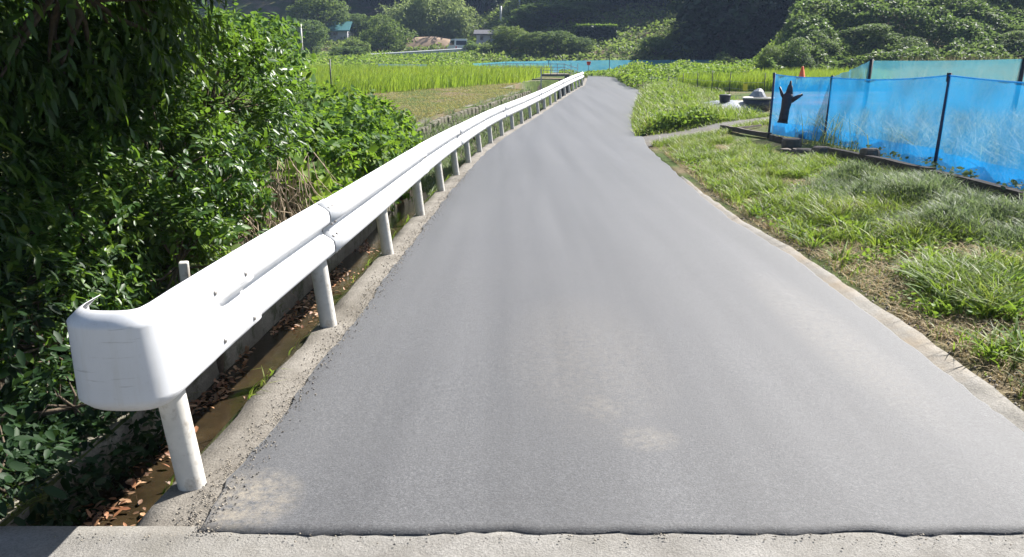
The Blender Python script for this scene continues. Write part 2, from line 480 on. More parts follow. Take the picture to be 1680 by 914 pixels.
G = lambda *a: [(i / (len(a) - 1), c) for i, c in enumerate(a)]
MAT['glossy'] = leaf_mat('glossy_evergreen_leaf', G((.020, .052, .012), (.034, .085, .018), (.055, .125, .026), (.13, .20, .035)), .40, .40, (.22, .38, .03), .4, 1.6)
MAT['shade'] = leaf_mat('shade_coloured_leaf', G((.008, .022, .008), (.014, .036, .012), (.024, .055, .016)), .55, .2, (.06, .12, .02), .2)  # leaf colour itself made near black to stand for deep shade
MAT['drooping'] = leaf_mat('long_drooping_leaf', G((.011, .030, .009), (.020, .052, .013), (.038, .085, .018), (.11, .17, .028)), .42, .38, (.22, .36, .03), .4)
MAT['broad'] = leaf_mat('broad_green_leaf', G((.024, .070, .014), (.040, .105, .018), (.065, .150, .022), (.15, .23, .03)), .6, .45, (.26, .42, .03), .2, 1.1)
MAT['vine'] = leaf_mat('vine_leaf', G((.026, .075, .020), (.045, .115, .025), (.08, .16, .03), (.15, .23, .05)), .6, .42, (.24, .40, .04), .2, .9)
MAT['verge'] = leaf_mat('verge_grass', G((.06, .095, .016), (.095, .14, .022), (.15, .19, .034), (.28, .25, .10), (.12, .16, .026), (.19, .22, .045)), .5, .42, (.26, .40, .04), .3, 1.0)
MAT['finegrass'] = leaf_mat('fine_mounded_grass', G((.06, .10, .04), (.09, .14, .06), (.14, .18, .09), (.20, .23, .13)), .55, .42, (.22, .30, .10), .25)
MAT['drygrass'] = leaf_mat('dry_grass', G((.24, .17, .08), (.34, .26, .14), (.42, .34, .19)), .8, .25, (.4, .3, .14))
MAT['ripe'] = leaf_mat('ripening_rice_blade', G((.15, .22, .04), (.22, .29, .06), (.31, .35, .10), (.38, .38, .14)), .55, .45, (.5, .5, .16), .25)
MAT['bankgrass'] = leaf_mat('mown_bank_grass', G((.20, .18, .06), (.28, .24, .10), (.24, .27, .07), (.36, .30, .15)), .8, .3, (.4, .36, .10), .2)
MAT['rice'] = leaf_mat('rice_blade', G((.10, .18, .02), (.15, .24, .025), (.21, .30, .035), (.29, .32, .05)), .55, .5, (.36, .50, .04), .25, .22)
MAT['seedgrass'] = leaf_mat('straw_seed_heads', G((.36, .31, .18), (.46, .41, .25), (.30, .32, .14)), .8, .35, (.5, .42, .22))
MAT['weed'] = leaf_mat('weed_leaf', G((.06, .12, .02), (.10, .18, .03), (.17, .25, .045), (.24, .28, .06)), .6, .4, (.28, .42, .04), .2, .35)
MAT['hill'] = leaf_mat('hill_foliage', G((.030, .060, .020), (.065, .12, .034), (.11, .165, .046), (.16, .21, .065)), .6, .42, (.24, .34, .07), .2, .0, True)
MAT['darkhill'] = leaf_mat('dark_conifer_foliage', G((.012, .028, .014), (.020, .042, .018), (.032, .058, .022)), .6, .15, (.08, .14, .03), .3, .0, True)
MAT['bamboo'] = leaf_mat('bamboo_foliage', G((.11, .16, .06), (.16, .22, .08), (.22, .28, .11)), .55, .45, (.34, .42, .12), .2)
MAT['kudzu'] = leaf_mat('kudzu_leaf', G((.040, .075, .028), (.065, .11, .038), (.10, .15, .05), (.15, .19, .07)), .6, .35, (.2, .3, .06), .2, .25)
MAT['litter'] = leaf_mat('fallen_leaf', G((.16, .06, .025), (.32, .15, .07), (.42, .26, .15), (.10, .05, .03)), .6, .1, (.3, .15, .06))
MAT['crumb'] = leaf_mat('asphalt_crumb', G((.06, .058, .055), (.12, .11, .10), (.24, .21, .17), (.32, .28, .22)), .8, 0.0)

# ------------------------------------------------------------------ the ground sheet, road, kerb, canal
def grid_mesh(name, X, Y, Z, smooth=True):
    r, c = X.shape
    V = np.stack([X, Y, Z], -1).reshape(-1, 3)
    i = np.arange(r - 1)[:, None] * c + np.arange(c - 1)[None]
    Fc = np.stack([i, i + 1, i + c + 1, i + c], -1).reshape(-1, 4)
    return mesh_np(name, V, Fc, smooth)

Ys = np.concatenate([np.arange(-12, 1, 2.0), np.arange(1, 2.3, .3), np.arange(2.3, 2.6, .05), np.arange(2.6, 20, .3), np.arange(20, 60, .6), np.arange(60, 120, 1.5), np.arange(120, 301, 10)])
rows_X, rows_Y = [], []
ol = np.array([-300, -200, -120, -80, -60, -45, -35, -28, -22, -18, -15, -12.5, -10.5, -9, -7.5, -6.5, -5.5, -4.7, -4, -3.4, -2.9, -2.5, -2.2])
orr = np.array([0.0, .03, .1, .18, .3, .45, .6, .8, 1.0, 1.2, 1.5, 1.8, 2.1, 2.4, 2.8, 3.2, 3.8, 4.5, 5.5, 6.5, 8, 10, 12, 14.5, 17, 20, 24, 28, 33, 40, 50, 65, 90, 130, 200, 300])
for y in Ys:
    a, b, w = float(xl(y)), float(xr(y)), float(wall_u(y))
    lo = ol + (w + 1.0 if w < -1.0 else 0)
    lo = np.minimum(lo, w - .9)
    row = np.concatenate([a + lo, a + np.array([w - .55, w - .25, w - .12, w - .005, w + .005]), a + np.linspace(w + .06, KERB_L - .08, 5), a + np.array([KERB_L - .052, KERB_L - .048]), np.linspace(a + .02, b - .02, 6), b + orr])
    rows_X.append(row); rows_Y.append(np.full(row.shape, y))
GX, GY = np.array(rows_X), np.array(rows_Y)
ground = link('ground', grid_mesh('ground', GX, GY, gz(GX, GY)), MAT['ground'])
tag(ground, 'soil and turf running from the roadside to the hills', kind='structure')

# asphalt: a sheet 25 mm thick with ragged edges, ending at a clean joint near the camera
ry = np.concatenate([np.arange(2.41, 20, .06), np.arange(20, 62, .3)])
edgeL = xl(ry) + KERB_R + .05 * (fnoise(ry, ry * 0, 2.5) - .5) + .02 * (vnoise(ry, ry * 0, 14) - .5)
edgeR = xr(ry) + .05 * (fnoise(ry, ry * 0 + 9, 2.0) - .5) + .015 * (vnoise(ry, ry * 0 + 5, 14) - .5)
tt = np.concatenate([[0, 0, .003], np.linspace(.02, .98, 70), [.997, 1, 1]])
RX = edgeL[:, None] * (1 - tt) + edgeR[:, None] * tt
RYg = np.repeat(ry[:, None], len(tt), 1)
RXf = RX[0]
RZg = rz(ry)[:, None] + .012 + .020 * (1 - (2 * tt[None] - 1) ** 2) * ss(2.3, 5, ry)[:, None] + .003 * (fnoise(RX, RYg, .9) - .5)
RZg[:, 0] -= .04; RZg[:, -1] -= .04
chip = .030 * (fnoise(RXf, RXf * 0, 5) - .5) + .020 * (vnoise(RXf, RXf * 0 + 3, 23) - .5)
RYg[0] += chip; RYg[1] += chip * .4
RX = np.vstack([RX[:1], RX]); RYg = np.vstack([RYg[:1], RYg]); RZg = np.vstack([RZg[:1] - .05, RZg])
road = link('road', grid_mesh('road', RX, RYg, RZg), MAT['asphalt'])
tag(road, 'freshly laid grey asphalt road narrowing into the distance', kind='structure')

# old surface in the foreground, cut off cleanly along the joint and carried over the canal mouth
px_ = np.concatenate([np.linspace(-9, -2.6, 6), np.linspace(-2.4, 3.2, 57), np.linspace(3.5, 10, 8)])
py_ = np.array([-8, -5, -2, 0, 1.0, 1.6, 2.0, 2.2, 2.32, 2.39, 2.46])
PX, PY = np.meshgrid(px_, py_)
lim = 2.445 + .012 * (vnoise(px_, px_ * 0, 9) - .5) + .01 * ss(-1.0, -1.1, px_) + .02 * (fnoise(px_, px_ * 0, 3) - .5) * ss(-1.0, -1.1, px_)
PY = PY - np.clip(PY - (lim[None] - .0), 0, None)
PZ = .006 + .008 * (fnoise(PX, PY, 2.0) - .5)
PX = np.vstack([PX, PX[-1:]]); PY = np.vstack([PY, PY[-1:]]); PZ = np.vstack([PZ, PZ[-1:] - .5])
pave = link('pavement', grid_mesh('pavement', PX, PY, PZ), MAT['oldroad'])
tag(pave, 'old pale worn road surface along the foreground joint', kind='structure')

def strip_profile(name, ys, prof, mat, jag=0.0, sc=2.5):
    """sweep a cross-section (offset from the post line, height above the road) along the road"""
    ys = np.asarray(ys, float)
    X = np.zeros((len(ys), len(prof))); Z = X.copy()
    for k, (u, h) in enumerate(prof):
        uu = u(ys) if callable(u) else np.full(len(ys), u); hh = h(ys) if callable(h) else rz(ys) + h
        jj = jag * (fnoise(ys, ys * 0 + 3 * (k // 2), sc) - .5) + jag * .5 * (vnoise(ys, ys * 0 + 7 * (k // 2), sc * 5) - .5)
        X[:, k] = xl(ys) + uu + jj; Z[:, k] = hh
    Yg = np.repeat(ys[:, None], len(prof), 1)
    V = np.stack([X, Yg, Z], -1).reshape(-1, 3)
    r, c = X.shape
    i = np.arange(r - 1)[:, None] * c + np.arange(c - 1)[None]
    Fc = np.stack([i, i + c, i + c + 1, i + 1], -1).reshape(-1, 4)
    e0 = [list(range(c))[::1]]; 
    return link(name, mesh_np(name, V, Fc, False), mat)

ky = np.concatenate([np.arange(2.44, 20, .08), np.arange(20, 58, .4)])
kerb = strip_profile('kerb', ky, [(KERB_L - .005, -.9), (KERB_L, -.03), (KERB_L + .02, -.004), (0.0, .002), (KERB_R - .02, -.002), (KERB_R + .06, -.006), (KERB_R + .07, -.06)], MAT['kerb'], .05)
tag(kerb, 'rough concrete kerb strip carrying the guardrail posts', kind='structure')
wy = np.concatenate([np.arange(2.3, 14, .15)])
wu = lambda d: (lambda y: wall_u(y) + d)
cw = strip_profile('canal_wall', wy, [(wu(.01), lambda y: canal_z(y) - .1), (wu(0), lambda y: bank_z(y) - .015), (wu(-.012), lambda y: bank_z(y) + .0), (wu(-.13), lambda y: bank_z(y) + .004), (wu(-.14), lambda y: bank_z(y) - .4)], MAT['canalwall'], .02)
tag(cw, 'mossy concrete side wall of the roadside canal', kind='structure')
# masonry retaining wall of the dry bank further on: courses of stones
mw = strip_profile('bank_wall', np.arange(14, 47, .2), [(wu(.02), lambda y: canal_z(y) - .1), (wu(-.02), lambda y: bank_z(y) - .03), (wu(-.06), lambda y: bank_z(y) + .0), (wu(-.3), lambda y: bank_z(y) + .01), (wu(-.35), lambda y: bank_z(y) - .4)], MAT['masonry'], .06)
tag(mw, 'old stone retaining wall below the dry grass bank', kind='structure')
wat = strip_profile('water', np.concatenate([np.arange(2.2, 20, .3), np.arange(20, 46, 1)]), [(wu(-.0), lambda y: canal_z(y) + .015), (KERB_L, lambda y: canal_z(y) + .015)], MAT['water'])
tag(wat, 'shallow brown water along the roadside canal', kind='structure')
for p in wat.data.polygons: p.use_smooth = True
wat.data.flip_normals()

# pale concrete edge along the right side of the asphalt
sy = np.arange(1.6, 12.5, .1)
wd = np.interp(sy, [1.6, 6.5, 9.2, 12.5], [.13, .12, .08, .04])
XS = np.stack([xr(sy) - .05 + 0 * sy, xr(sy) + wd * .5, xr(sy) + wd + .05 * (fnoise(sy, sy * 0 + 4, 3.5) - .5), xr(sy) + wd + .06 + .07 * (fnoise(sy, sy * 0 + 4, 3) - .5)], 1)
ZS = np.stack([rz(sy) - .01, rz(sy) + .006 + .01 * fnoise(sy, sy * 0 + 2, 4), rz(sy) + .012 + .02 * fnoise(sy, sy * 0, 4), rz(sy) - .04], 1)
sh = link('kerb_edge', grid_mesh('kerb_edge', XS, np.repeat(sy[:, None], 4, 1), ZS), MAT['shoulder'])
tag(sh, 'pale concrete edging between asphalt and grass verge', kind='structure')

# grey side path leaving the road to the right
n_ = 40
a0, a1 = np.array(at(1056, 242, -.28)[:2]), np.array(at(1275, 202, -.17)[:2])
b0, b1 = np.array(at(1040, 224, -.29)[:2]), np.array(at(1285, 191, -.17)[:2])
s_ = np.linspace(0, 1.5, n_)
w_ = np.linspace(0, 1, 9)
QA = a0 + (a1 - a0) * s_[:, None]; QB = b0 + (b1 - b0) * s_[:, None]
QX = QA[:, None, 0] * (1 - w_) + QB[:, None, 0] * w_; QY = QA[:, None, 1] * (1 - w_) + QB[:, None, 1] * w_
QZ = gz(QX, QY) + .02
inr = QX < xr(QY) + .05
QZ = np.where(inr, rz(QY) + .004, QZ)
pth = link('path', grid_mesh('path', QX, QY, QZ), MAT['path'])
tag(pth, 'grey gravel side path leaving the road beside the net', kind='structure')

# ------------------------------------------------------------------ guardrail
post_y = PL_Y[1:25]
GR = empty('guardrail', (float(xl(2.75)), 2.75, float(rz(2.75))), 0, 'white two-wave steel guardrail on posts running along the road', 'guardrail')
GRO = Vector(GR.location)
fine_y = np.arange(2.75, 49.2, .1)
def rail_pt(y): return np.array([float(xl(y)), y])
def smooth_line(f, y): return float(np.mean([f(y + d) for d in np.linspace(-1.6, 1.6, 9)])) if y > 4.4 else float(f(y))
RXL = np.array([np.mean([xl(max(y + d, 2.0)) for d in np.linspace(-2, 2, 9)]) for y in fine_y])
RZL = np.array([np.mean([rz(y + d) for d in np.linspace(-2, 2, 9)]) for y in fine_y])
def rx(y): return float(np.interp(y, fine_y, RXL)) - .055 - .025 * float(ss(6.5, 2.5, y))
def rzz(y): return float(np.interp(y, fine_y, RZL))
# two-wave section: (bulge towards the road, height above its lower edge)
PROF = [(.000, .000), (.004, .010), (.050, .040), (.064, .054), (.067, .085), (.064, .116), (.050, .130), (.010, .156), (.002, .175), (.010, .194), (.050, .220), (.064, .234), (.067, .265), (.064, .296), (.050, .310), (.004, .340), (.000, .350)]
BOT = .425
def sweep(frames, prof_at, thick=.004, tilt=.0):
    """frames: list of (x, y, z, outward normal 2D); skin a section along them, both faces"""
    V, Fc = [], []
    n = len(prof_at(0))
    for i, (x, y, z, nx, ny) in enumerate(frames):
        for d, h in prof_at(i): V.append((x + nx * (d - tilt * (h - BOT)), y + ny * (d - tilt * (h - BOT)), z + h))
    for i, (x, y, z, nx, ny) in enumerate(frames):
        for d, h in prof_at(i): V.append((x + nx * (d - thick - tilt * (h - BOT)), y + ny * (d - thick - tilt * (h - BOT)), z + h))
    m = len(frames) * n
    for i in range(len(frames) - 1):
        for k in range(n - 1):
            a = i * n + k
            Fc.append((a, a + n, a + n + 1, a + 1)); Fc.append((m + a, m + a + 1, m + a + n + 1, m + a + n))
        for k in (0, n - 1):
            a = i * n + k
            Fc.append((a, m + a, m + a + n, a + n) if k == 0 else (a, a + n, m + a + n, m + a))
    for i in (0, len(frames) - 1):
        for k in range(n - 1):
            a = i * n + k
            Fc.append((a, a + 1, m + a + 1, m + a) if i == 0 else (a, m + a, m + a + 1, a + 1))
    return V, Fc
FRONT = .070                                # the beam's back face stands this far in front of the posts' axis
def frame(y, z=None, off=FRONT):
    tx = rx(y + .3) - rx(y - .3); ty = .6; l = math.hypot(tx, ty)
    nx, ny = ty / l, -tx / l
    return (rx(y) + nx * off, y + ny * off, (rzz(y) if z is None else z), nx, ny)
def gchild(name, V, Fc, mat, smooth=True):
    me = bpy.data.meshes.new(name)
    me.from_pydata([tuple(Vector(p) - GRO) for p in V], [], Fc)
    if smooth: me.polygons.foreach_set('use_smooth', np.ones(len(Fc), bool))
    me.update()
    return link(name, me, mat, GR)
joints = [3.26] + [4.75 + 4 * k for k in range(0, 12)]
joints = [j for j in joints if j < 48] + [48.9]
for k in range(len(joints) - 1):
    y0, y1 = joints[k], joints[k + 1] + (.16 if k < len(joints) - 2 else 0)
    ysn = np.linspace(y0, y1, 12)
    lap = .008 if k % 2 else 0.0
    fr = [frame(y, off=FRONT + lap) for y in ysn]
    V, Fc = sweep(fr, lambda i: [(d, BOT + h) for d, h in PROF], tilt=.11)
    gchild('beam', V, Fc, MAT['rail'])
# end terminal: the wave flattens out and wraps round away from the road in a U
fr, morph = [], []
for y in np.linspace(3.42, 2.80, 8):
    fr.append(frame(y, off=FRONT + .012)); morph.append(ss(3.24, 2.95, y))
e = fr[-1]
R = .180
cx_, cy_ = e[0] - e[3] * (R - .055), e[1] - e[4] * (R - .055)
tdir = (-e[4] * -1, -1)
base_a = math.atan2(e[4], e[3])
fwd = Vector((e[4], -e[3]))                # towards the camera along the rail
right_ = Vector((e[3], e[4]))
cen = Vector((e[0], e[1])) - right_ * (R - .05) + fwd * .14
for s in np.linspace(.03, .12, 4):
    p = Vector((e[0], e[1])) + fwd * s
    fr.append((p.x, p.y, e[2], e[3], e[4])); morph.append(1.0)
for a in np.linspace(0, math.pi, 25)[1:]:
    ca, sa = math.cos(a), math.sin(a)
    k_ = (abs(ca) ** 3.2 + abs(sa) ** 3.2) ** (-1 / 3.2)
    n2 = (right_ * math.copysign(abs(ca) ** 2.2, ca) + fwd * math.copysign(abs(sa) ** 2.2, sa)).normalized()
    p = cen + (right_ * ca + fwd * sa) * k_ * (R - .05)
    fr.append((p.x, p.y, e[2], n2.x, n2.y)); morph.append(1.0)
for s in (.03, .06):
    p = cen - right_ * (R - .05) - fwd * s
    fr.append((p.x, p.y, e[2], -right_.x, -right_.y)); morph.append(1.0)
def term_prof(i):
    w = morph[i]
    out = []
    lean_ = .11 * max(0.0, fr[i][3] * right_.x + fr[i][4] * right_.y)
    for d, h in PROF:
        rim = .05 * min(1, min(h, .35 - h) / .03)
        out.append((d * (1 - w) + rim * w - lean_ * h, BOT - .006 + h * (1 + .035 * 1)))
    return out
V, Fc = sweep(fr, term_prof)
gchild('end_section', V, Fc, MAT['rail'])
gone = GR.children[-1]
# bolts
def bolt_at(y, h, d):
    f = frame(y, off=FRONT + d)
    mb = MB()
    c = Vector((f[0] - f[3] * .11 * (h - BOT), f[1] - f[4] * .11 * (h - BOT), f[2] + h)); n = Vector((f[3], f[4], 0))
    mb.tube([c - n * .004, c + n * .004, c + n * .008], [.011, .011, .006], 8)
    mb.v = [tuple(Vector(p) - GRO) for p in mb.v]
    mb.build('bolt', MAT['bolt'], GR, True)
for y in (3.03, 3.33):
    w = float(ss(3.24, 2.95, y))
    for h in (.075, .275):
        bolt_at(y, BOT + h, .012 + float(np.interp(h, [q[1] for q in PROF], [q[0] for q in PROF])) * (1 - w) + .05 * w)
for j in joints[1:5]:
    for dy in (.05, .13):
        for h, d in ((BOT + .04, .052), (BOT + .135, .052), (BOT + .215, .054), (BOT + .31, .052)): bolt_at(j + dy, h, d)
# posts: one cylinder mesh with a domed cap, each with its bracket
pm = MB(); pm.lathe([(.052, -.25), (.052, .64), (.050, .655), (.04, .67), (.02, .677), (.001, .678)], n=20)
pmesh = pm.mesh('post', True); pmesh.materials.append(MAT['post'])
bm_ = MB(); bm_.box((.054, 0, .585), (.020, .08, .16), bev=.004)
bmesh_ = bm_.mesh('bracket'); bmesh_.materials.append(MAT['bolt'])
for y in post_y:
    o = link('post', pmesh, None, GR, Vector((float(xl(y)) - .012, y, float(rz(y)))) - GRO)
    f = frame(y)
    o.rotation_euler = (0, -math.radians(6.3 + random.uniform(-.8, .8)), math.atan2(f[4], f[3]))
    if y > 5: b = link('bracket', bmesh_, None, o)

# grey stake with a stone against it behind the rail's end
sx, sy2, sz = -1.62, 3.55, -.05
st = MB(); st.box((0, 0, .41), (.055, .055, .90), .3, bev=.006)
o = st.build('marker_stake', MAT['post'], None, loc=(sx, sy2, sz))
o.location = (xat(290, 4.6) - .09, 4.6, -.44)
tag(o, 'pale square stake standing behind the rounded guardrail end', 'stake')
sx, sy2 = o.location.x, o.location.y
mb = MB(); mb.lathe([(.0, 0), (.05, .02), (.075, .2), (.07, .5), (.06, .62), (.045, .70), (.02, .73), (0, .735)], n=9)
mb.v = [(x * 1.1 + .012 * math.sin(40 * z + 3 * y), y, z) for x, y, z in mb.v]
o = mb.build('tree_stump', MAT['bark'], None, True, loc=(sx + .07, sy2 + .06, -.42))
tag(o, 'rough grey stump beside the pale square stake', 'stump')

# ------------------------------------------------------------------ foliage tools
def unit(a): return a / np.maximum(np.linalg.norm(a, axis=-1, keepdims=True), 1e-9)
# leaf outlines as (along, across, up); 6 triangles with a fold and a droop
LEAF = {
    'oval':  np.array([(0, 0, 0), (.30, .20, .03), (.30, -.20, .03), (.68, .17, .0), (.68, -.17, .0), (.5, 0, -.03), (1, 0, -.10)]),
    'long':  np.array([(0, 0, 0), (.28, .125, .03), (.28, -.125, .03), (.66, .11, -.03), (.66, -.11, -.03), (.5, 0, -.035), (1, 0, -.20)]),
    'broad': np.array([(0, 0, 0), (.22, .33, .05), (.22, -.33, .05), (.62, .29, .0), (.62, -.29, .0), (.45, 0, -.05), (1, 0, -.12)]),
}
LEAF_F = np.array([(0, 2, 5), (2, 4, 5), (4, 6, 5), (6, 3, 5), (3, 1, 5), (1, 0, 5)])
def leaf_verts(kind, P, D, Nn, S):
    D = unit(D); B = unit(np.cross(Nn, D)); U = np.cross(D, B)
    T = LEAF[kind]
    V = P[:, None] + S[:, None, None] * (T[None, :, 0:1] * D[:, None] + T[None, :, 1:2] * B[:, None] + T[None, :, 2:3] * U[:, None])
    return V
def leaves_mesh(name, kind, P, D, Nn, S):
    V = leaf_verts(kind, P, D, Nn, S)
    Fc = (np.arange(len(P)) * 7)[:, None, None] + LEAF_F[None]
    return mesh_np(name, V.reshape(-1, 3), Fc.reshape(-1, 3))

def crown(r, blobs, twigs, per, tlen, llen, droop=.3, shell=.35, keep=None, upbias=.0, wild=.5, gap=0.0):
    blobs = np.asarray(blobs, float)
    area = blobs[:, 3] * blobs[:, 4] + blobs[:, 4] * blobs[:, 5] + blobs[:, 3] * blobs[:, 5]
    bi = r.choice(len(blobs), twigs * 2, p=area / area.sum())
    n = unit(r.normal(size=(twigs * 2, 3)) + np.array([0, 0, upbias]))
    rad = 1 - shell * r.random(twigs * 2) ** 1.6
    C = blobs[bi, :3]; Rr = blobs[bi, 3:]
    p = C + n * Rr * rad[:, None]
    inside = np.zeros(len(p), bool)
    for c in blobs:
        q = np.linalg.norm((p - c[:3]) / c[3:], axis=1)
        inside |= q < .72 * (1 - shell * .5)
    ok = np.where(~inside | (r.random(len(p)) < .12))[0][:twigs]
    if gap:
        q = p[ok]
        g3 = (vnoise(q[:, 0] * 1.9 + q[:, 2] * 1.1, q[:, 1] * 1.9 - q[:, 2] * 1.3) + vnoise(q[:, 0] * .8 - q[:, 2] * 1.9 + 37, q[:, 1] * 1.2 + q[:, 2] * 1.4 + 11)) / 2
        ok = ok[(g3 > gap) | (rad[ok] < .72)]
    p = p[ok]; n = unit(n[ok] / Rr[ok])
    lump = .6 + .8 * vnoise(p[:, 0] + p[:, 2] * .7, p[:, 1] - p[:, 2] * .5, 1.6 / max(.3, float(np.median(blobs[:, 3]))))
    p = p + n * ((lump - 1) * .25 * np.median(blobs[:, 3]))[:, None]
    tw = unit(n + wild * r.normal(size=n.shape) + np.array([0, 0, -.4 * droop + .15]))
    side = unit(np.cross(tw, r.normal(size=tw.shape)))
    k = len(p)
    t = (np.arange(per) + .5) / per
    sgn = np.where(np.arange(per) % 2 == 0, 1, -1)
    tl = tlen * (.6 + .8 * r.random(k))
    P = p[:, None] + tw[:, None] * (t[None] * tl[:, None])[..., None] + np.array([0, 0, -1.0]) * (droop * .5 * (t[None] ** 2) * tl[:, None])[..., None]
    D = tw[:, None] * .6 + side[:, None] * (sgn[None] * .8)[..., None] + np.array([0, 0, -1.0]) * droop + .25 * r.normal(size=P.shape)
    Nn = unit(n[:, None] * .45 + np.array([0, 0, .9]) + .45 * r.normal(size=P.shape))
    P, D, Nn = P.reshape(-1, 3), D.reshape(-1, 3), Nn.reshape(-1, 3)
    S = llen * np.clip(np.exp(.28 * r.normal(size=len(P))), .5, 1.9)
    if keep is not None:
        m = keep(P)
        P, D, Nn, S = P[m], D[m], Nn[m], S[m]
    return P, unit(D), Nn, S, p

def rot_of(d, n):
    d = Vector(d).normalized(); b = Vector(n).cross(d).normalized(); u = d.cross(b)
    return Matrix((d, b, u)).transposed().to_4x4()
leaf_meshes = {}
def leaf_parts(root, kind, mat, P, D, Nn, S, count=300):
    """the leaves that show largest from the road become parts of their own; returns the mask of the others"""
    c = np.array([0, 0, CH])
    q = P - c
    z = q[:, 1] * math.cos(TH) - q[:, 2] * math.sin(TH)
    y = q[:, 1] * math.sin(TH) + q[:, 2] * math.cos(TH)
    px = 840 + F * q[:, 0] / z; py = 457 - F * y / z
    vis = (px > 0) & (px < 1680) & (py > 0) & (py < 914) & (z > .3)
    cell = (np.floor(px / 9).astype(int) * 1000 + np.floor(py / 9).astype(int))
    order = np.argsort(z)
    seen, pick = set(), []
    for i in order:
        if vis[i] and cell[i] not in seen:
            seen.add(cell[i]); pick.append(i)
    pick = sorted(pick, key=lambda i: -S[i] / z[i])[:count]
    if (kind, mat.name) not in leaf_meshes:
        me = mesh_np('leaf', LEAF[kind], LEAF_F); me.materials.append(mat)
        leaf_meshes[(kind, mat.name)] = me
    me = leaf_meshes[(kind, mat.name)]
    off = Vector(root.location)
    for i in pick:
        o = link('leaf', me, None, root)
        o.matrix_local = Matrix.Translation(Vector(P[i]) - off) @ rot_of(D[i], Nn[i]) @ Matrix.Diagonal((S[i], S[i], S[i], 1))
    m = np.ones(len(P), bool); m[pick] = False
    return m

def limbs(mb, base, tips, r0, n=7, bend=.15, seed=0):
    rr = random.Random(seed)
    for t in tips:
        b, t = Vector(base), Vector(t)
        pts = []
        for k in range(5):
            f = k / 4
            p = b.lerp(t, f)
            p += Vector((rr.uniform(-1, 1), rr.uniform(-1, 1), rr.uniform(-.3, .6))) * bend * (t - b).length * math.sin(f * math.pi) * .6
            pts.append(p)
        mb.tube(pts, [r0 * (1 - .8 * k / 4) for k in range(5)], n)

def near_plant(name, label, cat, base, blobs, twigs, per, tlen, llen, kind, mat, seed, droop, trunk_r, keep, shell=.4, group=None, parts=300, fork=None, shade_canopy=None, **kw):
    r = np.random.default_rng(seed)
    root = empty(name, base, 0, label, cat, group)
    P, D, Nn, S, tw = crown(r, blobs, twigs, per, tlen, llen, droop, shell, keep, gap=.44, **kw)
    m = leaf_parts(root, kind, mat, P, D, Nn, S, parts) if parts else np.ones(len(P), bool)
    me = leaves_mesh('foliage', kind, P[m] - np.array(base), D[m], Nn[m], S[m])
    f = link('foliage', me, mat, root)
    f['kind'] = 'stuff'
    mb = MB()
    tips = [tuple(np.array(b[:3]) - np.array(base)) for b in blobs]
    if fork:
        mb.tube([(0, 0, -.3), (fork[0] * .3, fork[1] * .2, fork[2] * .5), fork], [trunk_r * 1.5, trunk_r * 1.2, trunk_r], 9)
        limbs(mb, fork, tips + [tuple(np.array(b[:3]) - np.array(base)) for b in (shade_canopy or [])], trunk_r * .26, seed=seed, bend=.06)
    else: limbs(mb, (0, 0, -.1), tips, trunk_r, seed=seed)
    if shade_canopy:  # added leaves above the view, placed to keep sun off the plants below
        P2, D2, N2, S2, _ = crown(r, shade_canopy, 4200, 10, .36, .15, droop, .85, lambda q: (q[:, 2] > 2.36) & (q[:, 0] - xl(q[:, 1]) < .55))
        link('shade_canopy', leaves_mesh('shade_canopy', kind, P2 - np.array(base), D2, N2, S2), mat, root)['kind'] = 'stuff'
    # thin twigs out to the leaves
    sel = r.choice(len(tw), min(260, len(tw)), replace=False)
    ctr = np.array([b[:3] for b in blobs])
    for i in sel:
        j = np.argmin(np.linalg.norm(ctr - tw[i], axis=1))
        a = ctr[j] - np.array(base); b = tw[i] - np.array(base)
        if keep is not None and not keep(tw[i][None])[0]: continue
        mb.tube([a, (a + b) / 2 + r.normal(size=3) * .05, b], [trunk_r * .22, trunk_r * .14, trunk_r * .07], 4, False)
    mb.build('trunk' if cat == 'tree' else 'stems', MAT['bark'], root, True)
    return root

def off_road(margin, zmin=.02):
    def k(P):
        u = P[:, 0] - xl(P[:, 1]) - 3.0 * (P[:, 2] > 2.2)
        return ~((P[:, 1] > 5.9) & (P[:, 1] < 7.5) & (u > -1.2) & (P[:, 2] < .8)) & ~((P[:, 1] > 3.6) & (P[:, 1] < 4.95) & (u > -1.12)) & (u < -margin) & (P[:, 2] > gz(P[:, 0], P[:, 1]) + zmin) & ((P[:, 1] > 2.55) | (u < -1.2))
    return k

